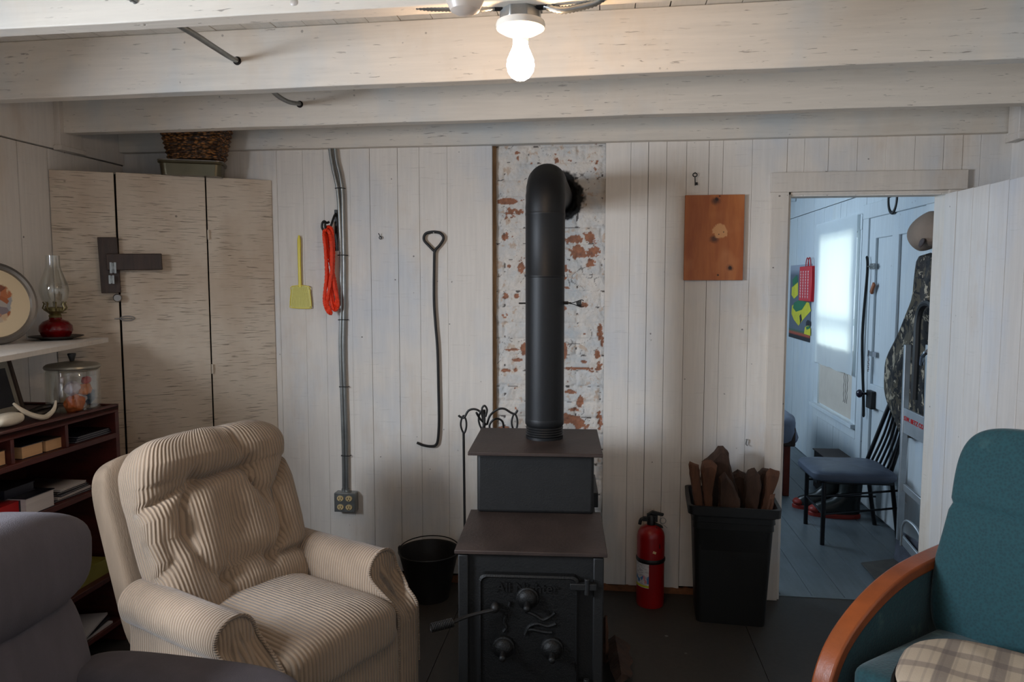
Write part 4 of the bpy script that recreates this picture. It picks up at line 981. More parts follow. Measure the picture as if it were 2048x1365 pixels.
# outlet box
o0 = PY(668, 986, YB - .05); o1 = PY(711, 1026, YB - .05); oc = (o0 + o1) / 2; hw = abs(o1.x - o0.x) / 2; hh = abs(o1.z - o0.z) / 2
ob = empty('outlet_box', (oc.x, YB - .025, oc.z - hh), 0, 'square grey metal outlet box with four sockets at the foot of the cables', 'outlet')
MB().box(oc.x - hw, oc.x + hw, YB - .05, YB - .003, oc.z - hh, oc.z + hh).build('box_body', m_galv, ob, world=True, bevel=.005)
MB().box(oc.x - hw + .001, oc.x + hw - .001, YB - .053, YB - .05, oc.z - hh + .001, oc.z + hh - .001).build('cover_plate', m_galv, ob, world=True, bevel=.002)
for dx in (-.02, .022):
    for dz in (-.021, .021):
        s_ = MB().lathe([(0, .0045), (.0155, .0045), (.0165, 0), (0, 0)], (oc.x + dx, YB - .053, oc.z + dz), Matrix.Rotation(pi / 2, 3, 'X'), 20, 1, .82).build('socket', m_ivory, ob, world=True)
        MB().box(oc.x + dx - .007, oc.x + dx - .0045, YB - .0585, YB - .0574, oc.z + dz - .002, oc.z + dz + .006).box(oc.x + dx + .0045, oc.x + dx + .007, YB - .0585, YB - .0574, oc.z + dz - .002, oc.z + dz + .006).box(oc.x + dx - .0025, oc.x + dx + .0025, YB - .0585, YB - .0574, oc.z + dz - .01, oc.z + dz - .006).build('slots', m_dark, s_, world=True)
for p_ in (cA[-1], cB[-1]): MB().tube([p_ + Vector((0, 0, .014)), p_ + Vector((0, 0, -.02))], .0115, 12).build('connector', m_galv, ob, world=True)
# fly swatter
ys_ = YB - .012
fs_ = empty('fly_swatter', tuple(PY(600, 618, ys_)), 0, 'yellow plastic fly swatter hanging on the wall beside the cupboard', 'fly swatter')
def onb(px, py, y=ys_): return PY(px, py, y)
MB().tube([onb(598, 471), onb(598, 480), onb(598.5, 520), onb(600, 575)], [.0035, .0085, .0075, .0075], 8, flat=.45, up=(1, 0, 0)).build('handle', m_yellow, fs_, world=True)
hd = [(584, 573), (617, 573), (620, 585), (622.5, 612), (618, 617), (584, 616), (580, 611), (582, 585)]
m_yel2 = simple('pale_yellow_mesh', (214, 206, 110), .5, 0, .05)
hpt = [onb(a, b) for a, b in hd]
q = MB().tube(cr(hpt, 3, True), .0022, 6, closed=True)
q.build('head_rim', m_yellow, fs_, world=True)
q = MB().quadbox([p + Vector((0, .0003, 0)) for p in hpt], (0, .0009, 0))
for k in range(15):
    t = k / 14; a = onb(588 + 25 * t, 575); b = onb(583 + 37 * t, 615); q.tube([a, b], .0010, 5)
for k in range(5): q.tube([onb(583, 580 + 7 * k), onb(619, 580 + 7 * k)], .0007, 5)
q.build('head_mesh', m_yel2, fs_, world=True)
# bracket and orange rope
yb2 = YB - .03
hb = tag(MB().obox((PY(672.5, 461, YB - .006).x, YB - .006, PY(672, 461, YB - .006).z), (.012, .008, .19)).tube(cr([onb(671, 428, YB - .01), onb(668, 434, YB - .03), onb(664, 446, YB - .05), onb(659, 460, YB - .055), onb(655, 465, YB - .06), onb(651, 458, YB - .065), onb(650, 446, YB - .07)], 4), .0055, 8).tube(cr([onb(659, 444, YB - .05), onb(653, 446, YB - .055), onb(649, 443, YB - .065), onb(645, 446, YB - .07), onb(644, 455, YB - .07), onb(648, 463, YB - .065)], 4), .0055, 8).build('wall_hook', m_blackp), 'black wall bracket with a hooked arm beside the cables', 'hook')
q = MB(); yr_ = YB - .055
def loop(ptsx, r, dyy): 
    P = cr([PY(a, b, yr_ + dyy) for a, b in ptsx], 14, True)
    return q.tube(P, [r * (1 + .24 * (i % 2) + .22 * noise.noise(Vector((i * .9, dyy * 50, 0)))) for i in range(len(P))], 8, closed=True)
loop([(651, 462), (660, 455), (665, 470), (663, 520), (668, 570), (676, 605), (672, 620), (664, 612), (658, 570), (652, 510)], .0076, 0)
loop([(648, 466), (656, 462), (662, 480), (664, 530), (660, 570), (655, 605), (662, 626), (655, 622), (649, 600), (653, 550), (651, 500)], .0076, -.012)
loop([(654, 462), (662, 462), (667, 490), (666, 540), (664, 580), (668, 612), (674, 598), (669, 560), (660, 520)], .0074, .010)
tag(q.build('orange_rope', m_orange), 'coiled bright orange rope hanging from the black wall bracket', 'rope')
# long hook poker
yk = YB - .014
hkp = [(869, 503), (858, 492), (848, 480), (851, 468), (866, 464), (881, 467), (887, 477), (880, 490), (870, 502), (868.5, 520), (868, 600), (871, 650), (875, 700), (877, 780), (878, 840), (876, 878), (871, 891), (860, 893), (846, 891), (834, 886)]
tag(MB().tube(cr([PY(a, b, yk) for a, b in hkp], 6), .0062, 10).build('long_hook', m_iron), 'long black iron hay hook with a looped handle hanging on the wall', 'hook')
tag(MB().tube([PY(867, 466, YB + .0), PY(867, 466, YB - .03)], .003, 8).build('nail', m_galv), 'nail holding up the long iron hook', 'nail')
tag(MB().tube([PY(762, 476, YB - .001) + Vector((.006 * cos(a), -.008, .006 * sin(a))) for a in [i * pi / 6 for i in range(12)]], .002, 6, closed=True).tube([PY(757, 467, YB - .02), PY(762, 476, YB + .002)], .0018, 6).build('screw_eye', m_iron), 'small screw eye in the wall between the rope and the long hook', 'hook')
# key
c_ = PY(1390, 350, YB - .01)
tag(MB().tube([c_ + Vector((.009 * cos(a), 0, .008 * sin(a))) for a in [i * pi / 8 for i in range(16)]], .0022, 6, closed=True).tube([c_ + Vector((0, 0, -.008)), c_ + Vector((.002, 0, -.046))], .0022, 6).box(c_.x, c_.x + .012, c_.y - .0015, c_.y + .0015, c_.z - .044, c_.z - .032).tube([c_ + Vector((0, .012, .008)), c_ + Vector((0, -.01, .009))], .0018, 6).build('key', m_iron), 'old iron key hanging above the brown wooden board', 'key')
# pine board
b0_ = PY(1367.5, 561, YB - .02); b1_ = PY(1490, 389, YB - .02)
tag(MB().box(b0_.x, b1_.x, YB - .02, YB - .003, b0_.z, b1_.z).build('pine_board', m_pine, bevel=.0015), 'orange brown knotty pine board hung on the wall left of the doorway', 'board')
c_ = PY(1493, 885, YB - .008); tag(MB().tube(cr([c_ + Vector((0, .008, .01)), c_ + Vector((0, -.006, .012)), c_ + Vector((-.003, -.006, -.006)), c_ + Vector((.004, -.008, -.014))], 4), .0028, 6).build('small_hook', m_galv), 'small bent hook low on the wall above the firewood bin', 'hook')

# =================================================================== CEILING LAMP AND CABLES
bc_ = PY(1041, 130, 1.735); lx_, ly_ = bc_.x, 1.735
zb = PY(1041, 161, ly_).z
fx = empty('ceiling_lamp', (lx_, ly_, zb), 0, 'bare lit bulb in a white porcelain holder under the ceiling box', 'lamp')
L_ = lambda prof: MB().lathe([(r, zb + z) for r, z in prof], (lx_, ly_, 0), None, 40)
L_([(0, 0), (.012, .0015), (.022, .008), (.030, .020), (.033, .034), (.031, .048), (.025, .062), (.019, .075), (.017, .085), (.0168, .09), (0, .09)]).build('bulb', m_bulb, fx, world=True)
L_([(0, .088), (.018, .088), (.019, .10), (.022, .105), (.040, .108), (.056, .117), (.058, .125), (.056, .132), (0, .134)]).build('lamp_holder', m_porc, fx, world=True)
bb_ = MB(); 
bb_.add(*rings([[Vector((lx_ + .050 * cos(pi / 8 + k * pi / 4), ly_ + .050 * sin(pi / 8 + k * pi / 4), zb + z)) for k in range(8)] for z in (.133, .175)]))
bb_.box(lx_ - .05, lx_ + .05, ly_ - .03, ly_ + .03, zb + .17, 2.062)
bb_.build('junction_box', m_galv, fx, world=True, bevel=.003)
tag(armored([Vector((lx_ - .045, ly_ - .02, zb + .165)), PY(960, 18, ly_ - .03), PY(900, 16, ly_ - .035), PY(850, 14, ly_ - .04), PY(800, 3, ly_ - .045), PY(770, -14, ly_ - .05)], .0085).build('armored_cable', m_galv, angle=80), 'armoured cable running left from the ceiling lamp box', 'cable')
tag(armored([Vector((lx_ + .045, ly_ - .02, zb + .165)), PY(1120, 20, ly_ - .03), PY(1160, 14, ly_ - .035), PY(1195, 3, ly_ - .04), PY(1225, -20, ly_ - .05)], .0085).build('armored_cable', m_galv, angle=80), 'armoured cable running right from the ceiling lamp box', 'cable')
MB().tube([Vector((lx_ - .04, ly_ - .02, zb + .165)), Vector((lx_ - .062, ly_ - .022, zb + .165))], .0125, 12).build('connector', m_iron, fx, world=True)
MB().tube([Vector((lx_ + .04, ly_ - .02, zb + .165)), Vector((lx_ + .066, ly_ - .022, zb + .165))], .0145, 12).build('connector', m_iron, fx, world=True)
# hanging frosted globe, only its foot in view
g_ = PY(930, 30, 1.42)
tag(MB().lathe([(0, 0), (.015, .001), (.028, .008), (.036, .025), (.042, .05), (.044, .09), (.040, .13), (.028, .15), (.026, .17), (0, .17)], (g_.x, 1.42, g_.z), None, 32).build('frosted_globe', m_frost), 'frosted translucent globe hanging just left of the lit lamp', 'globe')
c_ = PY(597, 13, 1.705); tag(MB().sup(c_ + Vector((0, -.014, 0)), (.016, .014, .012), .9, .9, 16, 10).tube([c_ + Vector((0, -.01, 0)), c_ + Vector((0, .01, 0))], .005, 8).build('plastic_clip', m_frost), 'small clear plastic clip on the nearest beam at upper left', 'clip')
yA = 1.765 - .0188 * 1.6; yBf = 2.388 - .055 - .022 * (PY(475, 122, 2.31).x + 2.3)
e1 = PY(475, 121, yBf + .002); s1 = PY(362, 53, 1.80)
tag(armored([s1 + Vector((-.12, -.22, .06)), s1, s1.lerp(e1, .5) + Vector((0, 0, -.002)), s1.lerp(e1, .85) + Vector((0, 0, -.004)), e1, e1 + Vector((.02, .03, 0))], .0075).build('armored_cable', m_galv, angle=80), 'armoured cable sloping into the second beam, nearest to the viewer', 'cable')
yCf = 2.93 - .055 - .017 * (PY(600, 208, 2.86).x + 2.3); e2 = PY(600, 208, yCf + .002); s2 = e1 + Vector((.03, .09, 0))
tag(armored([s2, PY(545, 182, 2.45), PY(575, 203, 2.68), e2, e2 + Vector((.01, .03, 0))], .0075).build('armored_cable', m_galv, angle=80), 'armoured cable drooping into the third beam', 'cable')
for k, e_ in enumerate((e1, e2)):
    o_ = MB().lathe([(0, 0), (.0135, 0), (.0135, .004), (0, .004)], e_ + Vector((0, -.0005, -.002)), Matrix.Rotation(pi / 2, 3, 'X'), 20); o_.a = 'keep'
    struct(o_.build('trim_%d' % (20 + k), m_dark))

# =================================================================== WOOD STOVE
R0 = Vector((-.205, 2.125, 0)); rz = radians(3.0)
sv = empty('wood_stove', tuple(R0), rz, 'black two level cast iron wood stove standing in front of the chimney', 'stove')
MB().box(-.215, .215, .02, .76, .12, .604).build('firebox', m_stove, sv, bevel=.006)
lab(MB().box(-.232, .232, 0, .40, .604, .616).build('lower_top_plate', m_stovetop, sv, bevel=.002), 'rust tinged lower top plate')
MB().box(-.206, .206, .368, .752, .616, .828).build('upper_box', m_stove, sv, bevel=.012, seg=4)
lab(MB().box(-.234, .234, .335, .765, .828, .840).build('upper_top_plate', m_stovetop, sv, bevel=.002), 'rust tinged upper top plate')
MB().box(.206, .228, .50, .765, .60, .655).build('rear_bracket', m_stove, sv, bevel=.003)
[MB().box(a_, a_ + .032, .005, .022, .12, .60).build('front_edge', m_stove, sv, bevel=.004) for a_ in (-.222, .19)]
for a, b in ((-.19, .06), (.19, .06), (-.19, .70), (.19, .70)): MB().box(a - .025, a + .025, b - .025, b + .025, 0, .125).build('leg', m_stove, sv, bevel=.004)
dz0, dz1 = .16, .545
dr = MB().add(*rings([[Vector((v.x - .005, yy, v.y)) for v in [Vector((p.x, (dz0 + dz1) / 2 + p.y, 0)) for p in rr(hx_, hz_, .02, 0)]] for yy, hx_, hz_ in ((.02, .152, .192), (-.004, .152, .192), (-.008, .146, .186), (-.002, .142, .182), (-.002, .05, .06))])).build('door', m_cast, sv, angle=30)
Mt = Matrix.Rotation(pi / 2, 4, 'X'); Mt.translation = Vector((-.01, -.004, .505)); text_mb('All Nighter', .042, .0028, Mt, .0008).build('lettering', m_cast, dr)
def dloc(px, py, yy=-.01):
    p = PP(px, py, R0 + Vector((sin(rz) * -yy, 0, 0)) + Vector((-sin(rz) * yy, cos(rz) * yy, 0)), Vector((-sin(rz), cos(rz), 0))); return ROOTM[sv.name].inverted() @ p
for px, py in ((1055, 1198), (1007, 1296), (1104, 1299)):
    c_ = dloc(px, py); 
    dc = MB().lathe([(0, .03), (.016, .028), (.027, .02), (.030, .012), (.034, .010), (.036, .004), (.036, 0)], (c_.x, -.002, c_.z), Matrix.Rotation(pi / 2, 3, 'X'), 28).build('draft_cap', m_cast, dr)
    MB().tube([(c_.x, -.03, c_.z - .004), (c_.x, -.046, c_.z - .012)], [.007, .010], 10).sup((c_.x, -.05, c_.z - .014), (.011, .009, .011), 1, 1, 14, 8).build('cap_knob', m_cast, dc)
q = MB()
for pts in ([(1050, 1225), (1068, 1232), (1085, 1242), (1100, 1236), (1110, 1228)], [(1050, 1272), (1058, 1256), (1075, 1250), (1095, 1255), (1112, 1250)], [(1012, 1232), (1008, 1246), (1012, 1258), (1006, 1266)], [(1054, 1262), (1066, 1262), (1085, 1266), (1104, 1268)], [(1020, 1205), (1018, 1215)]):
    q.tube(cr([Vector((dloc(a, b).x, -.004, dloc(a, b).z)) for a, b in pts], 5), .006, 8)
q.build('relief', m_cast, dr)
c_ = dloc(991, 1213); h1 = dloc(940, 1232, -.05); h2 = dloc(905, 1246, -.09); h3 = dloc(862, 1257, -.12)
hd_ = MB().sup((c_.x, -.02, c_.z), (.014, .018, .016), 1, 1, 16, 10).tube(cr([(c_.x, -.03, c_.z - .002), (h1.x, -.05, h1.z), (h2.x, -.09, h2.z)], 5), .0055, 8)
hl = hd_.build('door_handle', m_iron, dr)
A_ = Vector((h2.x, -.09, h2.z)); B_ = Vector((h3.x, -.12, h3.z)); sp = MB().tube([A_, B_], .007, 8)
d_ = (B_ - A_).normalized(); u_ = d_.orthogonal().normalized(); v_ = d_.cross(u_)
sp.tube([A_.lerp(B_, i / 150) + (u_ * cos(i * .55) + v_ * sin(i * .55)) * .0115 for i in range(151)], .0026, 6)
sp.build('spring_grip', m_iron, hl)
[MB().box(.12, .20, -.012, .01, z_ - .01, z_ + .01).tube([(.172, -.006, z_ - .025), (.172, -.006, z_ + .025)], .009, 10).build('hinge', m_stove, sv, bevel=.002) for z_ in (.515, .20)]

# stove pipe
pc0 = PY(1089, 858, 2.72); pxx = pc0.x
sp = empty('stove_pipe', (pxx, 2.72, .84), 0, 'dark steel stove pipe rising from the stove and bending into the chimney', 'stove pipe')
r0 = .0735; zt1_ = PY(1085, 555, 2.66).z; zt2_ = PY(1085, 425, 2.66).z
ring = lambda z, r: (r, z)
MB().lathe([(r0 - .003, .84), (r0 - .003, .85)] + [(r0 - .004 + (.0022 if i % 2 else -.0012), .85 + .0045 * i) for i in range(9)] + [(r0 - .002, .892), (r0, .895), (r0, .915), (r0 - .0015, .92)], (pxx, 2.72, 0), None, 40).build('crimped_collar', m_pipe, sp, world=True)
MB().lathe([(r0 - .0005, .912), (r0 - .0005, zt1_), (r0 + .0012, zt1_ + .002), (r0 + .0012, zt1_ + .008), (r0, zt1_ + .01), (r0, zt2_ - .008), (r0 + .001, zt2_ - .006), (r0 + .001, zt2_ + .002), (r0, zt2_ + .004)], (pxx, 2.72, 0), None, 48).build('pipe_section', m_pipe, sp, world=True)
hx_, hz_ = hole.x, hole.z
er = .105; epts = [Vector((pxx, 2.72, zt2_)), Vector((pxx, 2.72, zt2_ + .02))]
for a in (22.5, 45, 67.5, 86): epts.append(Vector((pxx, 2.72 + er * (1 - cos(radians(a))), zt2_ + .02 + er * sin(radians(a)))))
e_end = epts[-1]
# elbow rendered as four mitred gores
segs = []
for i in range(len(epts) - 1): segs += [epts[i], epts[i].lerp(epts[i + 1], .5)]
segs.append(epts[-1])
MB().tube(segs, [r0 + .001 * (i % 2 == 0) for i in range(len(segs))], 40, up=(1, 0, 0)).build('elbow', m_pipe, sp, world=True, angle=50)
MB().tube([e_end + Vector((0, -.012, 0)), Vector((hx_, 3.37, hz_))], r0 - .0015, 40, up=(1, 0, 0)).build('pipe_section', m_pipe, sp, world=True)
dzc = PY(1090, 608, 2.66).z
q = MB().tube([(pxx - .098, 2.715, dzc), (pxx + .098, 2.715, dzc + .002)], .003, 8).tube([(pxx + r0, 2.715, dzc + .002), (pxx + .088, 2.715, dzc + .002)], .006, 10)
for s_ in (-1, 1): q.tube(cr([(pxx + .09, 2.715, dzc), (pxx + .11, 2.715, dzc + s_ * .004), (pxx + .135, 2.712, dzc + s_ * .013), (pxx + .145, 2.712, dzc + s_ * .010)], 4), .0016, 6)
q.tube([Vector((pxx + .118 + .018 * i / 60, 2.714 + (.006 + .004 * i / 60) * cos(i * .6), dzc + (.008 + .005 * i / 60) * sin(i * .6))) for i in range(61)], .0013, 5)
q.build('damper_handle', m_iron, sp, world=True)

# fireplace tools behind the stove
yt = 3.06
tl = empty('fire_tool_stand', tuple(PY(972, 850, yt).xy) + (0,), 0, 'black wrought iron fire tool stand behind the left of the stove', 'tool stand')
T = lambda pts, y=yt: [PY(a, b, y) for a, b in pts]
cx_ = PY(968, 850, yt + .02).x
MB().tube([(cx_, yt + .02, .02), Vector((cx_, yt + .02, PY(968, 820, yt + .02).z))], .007, 10).tube(cr(T([(966, 830), (964, 818), (969, 812), (974, 820), (971, 834)]), 5), .0045, 8).build('post', m_iron, tl, world=True)
MB().tube([Vector((cx_ + .11 * cos(a), yt + .02 + .11 * sin(a), .012)) for a in [i * pi / 12 for i in range(24)]], .009, 8, closed=True).tube([(cx_ - .11, yt + .02, .014), (cx_ + .11, yt + .02, .014)], .007, 8).tube([(cx_, yt - .09, .014), (cx_, yt + .13, .014)], .007, 8).build('base', m_iron, tl, world=True)
for pts in ([(966, 840), (962, 826), (950, 819), (937, 822), (928, 836), (920, 834), (917, 831)], [(974, 850), (980, 832), (994, 820), (1008, 818), (1022, 826), (1030, 828), (1035, 821)]):
    MB().tube(cr(T(pts), 5), .0048, 8).build('arm', m_iron, tl, world=True)
MB().tube(cr([PY(972, 850, yt), PY(960, 838, yt - .05), PY(953, 826, yt - .09)], 5), .0048, 8).build('arm', m_iron, tl, world=True)
MB().tube(cr(T([(982, 868), (979, 852), (986, 841), (996, 838), (1005, 844), (1007, 858), (1004, 868)], yt + .08), 5), .0048, 8).build('arm', m_iron, tl, world=True)
def tool(px, py, pbot, label, y, kind):
    t_ = PY(px, py, y); b_ = PY(px + 5, pbot, y); zb_ = max(.06, b_.z)
    r = empty('fire_tool', (t_.x, y, zb_), 0, label, 'fire tool')
    lp = [(0, 0, 0), (-.010, 0, -.02), (-.012, 0, -.045), (-.004, 0, -.07), (.004, 0, -.075), (.012, 0, -.05), (.011, 0, -.02)]
    MB().tube(cr([t_ + Vector(p) for p in lp], 5, True), .0042, 8, closed=True).build('loop_handle', m_iron, r, world=True)
    MB().tube([t_ + Vector((0, 0, -.073)), Vector((t_.x + .004, y, zb_))], .0055, 8).build('shaft', m_iron, r, world=True)
    if kind == 'poker': MB().tube(cr([Vector((t_.x + .004, y, zb_)), Vector((t_.x + .004, y, zb_ - .03)), Vector((t_.x - .02, y, zb_ - .015))], 4), [.006] * 8 + [.002], 8).build('poker_tip', m_iron, r, world=True)
    else: MB().obox((t_.x + .004, y, zb_ - .0), (.07, .02, .09)).build('tool_head', m_iron, r, world=True, bevel=.004)
tool(927, 832, 1150, 'black iron poker with a loop handle hanging left of the stove', yt, 'poker')
tool(963, 822, 1150, 'black iron tool hanging at the middle of the tool stand', yt - .06, 'brush')
tool(1029, 828, 1150, 'black iron tool hanging at the right of the tool stand, behind the stove', yt, 'shovel')

# coal bucket
bk_ = Vector((-.765, 3.135, 0)); rz_ = PY(845, 1100, 3.13).z
bu = empty('coal_bucket', tuple(bk_), 0, 'black metal coal bucket on the floor between the recliner and the stove', 'bucket')
H_ = rz_
MB().lathe([(0, .012), (.085, .012), (.083, 0), (.09, 0), (.092, .02), (.115, H_ * .6), (.136, H_ - .008), (.140, H_ - .004), (.138, H_), (.133, H_ - .004), (.112, H_ * .6), (.088, .025), (0, .02)], n=44).build('bucket_body', m_blackp if False else m_iron, bu)
MB().tube(cr([Vector((.136 * cos(radians(a)), .136 * sin(radians(a)) , H_ + .004 + .012 * sin(radians(a)) )) for a in range(-5, 190, 15)], 3), .0028, 6).build('bail', m_iron, bu)
for s_ in (-1, 1): MB().obox((.138 * s_, 0, H_ - .004), (.008, .022, .028)).build('ear', m_iron, bu, bevel=.002)

# fire extinguisher
ec = PY(1300, 1222, 3.17); ex_ = ec.x
fe = empty('fire_extinguisher', (ex_, 3.185, 0), 0, 'red fire extinguisher standing on the floor against the wall', 'extinguisher')
zsh = PY(1300, 1058, 3.185).z; er_ = .0605
MB().lathe([(0, 0.004), (.05, 0.004), (.052, 0), (er_ - .002, .0), (er_, .012), (er_, zsh - .03), (er_ - .004, zsh - .012), (er_ - .014, zsh + .004), (.028, zsh + .016), (.018, zsh + .02), (.018, zsh + .03), (0, zsh + .03)], n=44).build('cylinder', m_red, fe)
MB().lathe([(er_ + .0012, .20), (er_ + .0035, .205), (er_ + .0035, .214), (er_ + .0012, .219)], n=44).build('strap_band', m_blackp, fe)
lv = MB(); n = 16
va = [radians(-178 + 78 * i / n) for i in range(n + 1)]; rl = er_ + .0008
lv.add([(rl * cos(a), rl * sin(a), z) for z in (.092, .208) for a in va], [(i, i + 1, i + n + 2, i + n + 1) for i in range(n)]); lv.build('label', m_label, fe)
MB().obox((.012, -rl * .985, .255), (.014, .002, .010), Matrix.Rotation(radians(20), 3, 'Y')).build('chipped_sticker', m_ivory, fe)
zz = zsh + .02
MB().lathe([(0, zz), (.019, zz), (.019, zz + .035), (.012, zz + .045), (0, zz + .045)], n=20).obox((.004, 0, zz + .03), (.046, .026, .03)).obox((-.022, 0, zz + .024), (.03, .018, .018)).build('valve', m_blackp, fe)
MB().quadbox([(-.02, -.009, zz + .045), (.005, -.009, zz + .062), (.055, -.009, zz + .05), (.05, -.009, zz + .04), (.0, -.009, zz + .047), (-.018, -.009, zz + .038)], (0, .018, 0)).quadbox([(.01, -.008, zz + .012), (.05, -.008, zz - .005), (.053, -.008, zz - .015), (.01, -.008, zz + .0)], (0, .016, 0)).build('lever', m_blackp, fe, bevel=.002)
MB().tube([Vector((.050 + .013 * cos(a), -.012, zz + .022 + .013 * sin(a))) for a in [i * pi / 8 for i in range(16)]], .0015, 6, closed=True).tube([(.04, -.012, zz + .012), (.07, -.012, zz - .01)], .001, 5).build('pull_pin_ring', m_galv, fe)
MB().tube(cr([(-.03, 0, zz + .025), (-.045, -.004, zz + .02), (-.05, -.004, zz + .0)], 4), .008, 10).build('nozzle', m_blackp, fe)
MB().tube(cr([(.02, -.02, zz - .005), (.03, -.04, zz - .05), (.034, -.048, zz - .09)], 4), .006, 8, flat=.5).build('hang_tag', m_blackp, fe)

# firewood bin
c1 = PZ(1390, 1243, 0); c2 = PZ(1529, 1257, 0)
bu_ = (c2 - c1).normalized(); bn_ = Vector((-bu_.y, bu_.x, 0)); ba = atan2(bu_.y, bu_.x)
bw0 = (c2 - c1).length; bcx = (c1 + c2) / 2 + bn_ * .105
bi = empty('firewood_bin', (bcx.x, bcx.y, 0), ba + radians(2), 'black plastic bin packed with firewood beside the doorway', 'bin')
bh = .515
wb, wt = bw0 / 2, .183
def br2(hx, hy, z): return rr(hx, hy, .025, z, 5)
lv_ = [(0, 0), (.02, 0)]
MB().add(*rings([br2(wb, .105, 0), br2(wb + (wt - .02 - wb) * .8, .13, bh * .80), br2(wb + (wt - .02 - wb) * .8 + .004, .134, bh * .805), br2(wt - .022, .137, bh * .86), br2(wt - .017, .141, bh * .865), br2(wt - .02, .143, bh * .91), br2(wt - .014, .147, bh * .915), br2(wt - .014, .148, bh * .93), br2(wt, .158, bh * .93), br2(wt + .002, .16, bh), br2(wt - .012, .148, bh), br2(wt - .022, .138, bh * .93), br2(wb - .01, .098, .012)])).build('bin_body', m_blackp, bi, angle=30)
def log(name, base, topc, w, d, label, mat_, seed, tw=0):
    base = Vector(base); topc = Vector(topc); ax = (topc - base); L = ax.length; ax.normalize(); u = Vector((cos(tw), sin(tw), 0)); u = (u - ax * u.dot(ax)).normalized(); v = ax.cross(u)
    rnd = random.Random(seed); k = rnd.choice([4, 5, 5, 6]); angs = sorted(rnd.uniform(0, 2 * pi) for _ in range(0)) or [2 * pi * i / k + rnd.uniform(-.25, .25) for i in range(k)]
    rad = [rnd.uniform(.75, 1.2) for _ in range(k)]; rnd_t = rnd.uniform(.05, .3); n = 16; vs = []; sub_ = 4
    for j in range(n + 1):
        t = j / n; c = base + ax * (L * t)
        for i in range(k):
            for s_ in range(sub_):
                f_ = s_ / sub_; a0, a1 = angs[i], angs[(i + 1) % k] + (2 * pi if i == k - 1 else 0)
                p0_ = Vector((cos(a0) * rad[i] * w, sin(a0) * rad[i] * d)); p1_ = Vector((cos(a1) * rad[(i + 1) % k] * w, sin(a1) * rad[(i + 1) % k] * d)); p = p0_.lerp(p1_, f_)
                q_ = 1 + .28 * noise.noise(Vector((p.x * 22 + seed, p.y * 22, t * 5))); tp_ = rnd_t; taper = (1.0 - tp_ * max(0, t - .55) / .45) * (1 - (.12 if j == n else 0))
                vs.append(c + (u * p.x + v * p.y) * q_ * taper + ax * (.05 * noise.noise(Vector((p.x * 12, p.y * 12, seed))) * max(0, t - .7) / .3))
    N = k * sub_
    fs = [(j * N + i, j * N + (i + 1) % N, (j + 1) * N + (i + 1) % N, (j + 1) * N + i) for j in range(n) for i in range(N)] + [tuple(range(N - 1, -1, -1)), tuple(n * N + i for i in range(N))]
    return tag(MB().add(vs, fs).build(name, mat_, angle=25), label, 'firewood', 'firewood in the black bin')
def at_b(lx, ly, z): return bcx + Vector((bu_.x * lx + bn_.x * ly, bu_.y * lx + bn_.y * ly, z))
def topx(px, py, y): return PY(px, py, y)
yb_ = bcx.y
def chunk(outline, y, dep, label, mat_, seed):
    P = [PY(a, b, y) for a, b in outline]; n0 = len(P)
    P = [Vector((bcx.x + (p.x - bcx.x) * .55, bcx.y + (p.y - bcx.y) * .5, .10)) if b >= 1029 else p for p, (a, b) in zip(P, outline)]
    Q = []
    for i in range(n0):
        a, b = P[i], P[(i + 1) % n0]; m_ = max(2, int((b - a).length / .02))
        for t in range(m_): Q.append(a.lerp(b, t / m_))
    cx = sum(p.x for p in Q) / len(Q); zt_ = max(p.z for p in Q); rows = []
    for sc_, dy in ((.90, 0), (1.0, .18), (1.04, .5), (.98, .82), (.80, 1.0)):
        rows.append([Vector((cx + (p.x - cx) * sc_ + .006 * noise.noise(p * 30 + Vector((seed, dy * 3, 0))), p.y + dep * dy * (.5 if p.z < .3 else 1) + .008 * noise.noise(p * 18 + Vector((0, seed, dy))), .04 + (p.z - .04) * (1 - (1 - sc_) * .25) + .006 * noise.noise(p * 40 + Vector((seed, 0, dy))) * (p.z > .1))) for p in Q])
    o = MB().add(*rings(rows)).build('firewood_log', mat_, angle=28)
    return tag(o, label, 'firewood', 'firewood in the black bin')
chunk([(1378, 934), (1381, 928), (1398, 933), (1404, 1030), (1385, 1030)], yb_ - .10, .03, 'narrow squared stick standing at the left of the firewood bin', m_split, 3)
chunk([(1408, 930), (1420, 924), (1430, 910), (1440, 899), (1450, 899), (1459, 908), (1460, 925), (1468, 955), (1478, 985), (1484, 1030), (1410, 1030)], yb_ - .02, .08, 'tallest split log rising to a peak in the middle of the firewood bin', m_bark, 5)
chunk([(1403, 945), (1408, 928), (1424, 926), (1436, 936), (1424, 975), (1418, 1030), (1402, 1030)], yb_ - .09, .05, 'pale split log leaning in front of the tallest log in the bin', m_split, 8)
chunk([(1440, 960), (1452, 950), (1466, 970), (1482, 1005), (1484, 1030), (1424, 1030)], yb_ - .10, .05, 'broad dark log at the front middle of the firewood bin', m_bark, 11)
chunk([(1466, 952), (1478, 946), (1492, 952), (1500, 972), (1502, 1030), (1470, 1030)], yb_ + .04, .06, 'short log just right of the tallest log in the bin', m_bark, 13)
chunk([(1494, 958), (1500, 946), (1512, 943), (1521, 955), (1524, 975), (1518, 1030), (1490, 1030)], yb_ - .05, .06, 'round topped log right of centre in the firewood bin', m_bark, 17)
chunk([(1520, 950), (1528, 941), (1539, 946), (1536, 975), (1534, 1030), (1514, 1030)], yb_ + .03, .06, 'slim dark log second from the right of the firewood bin', m_bark, 19)
chunk([(1536, 950), (1542, 943), (1561, 949), (1556, 965), (1548, 985), (1540, 1030), (1524, 1030)], yb_ - .03, .045, 'split log with a pale broken end at the right of the firewood bin', m_split, 23)
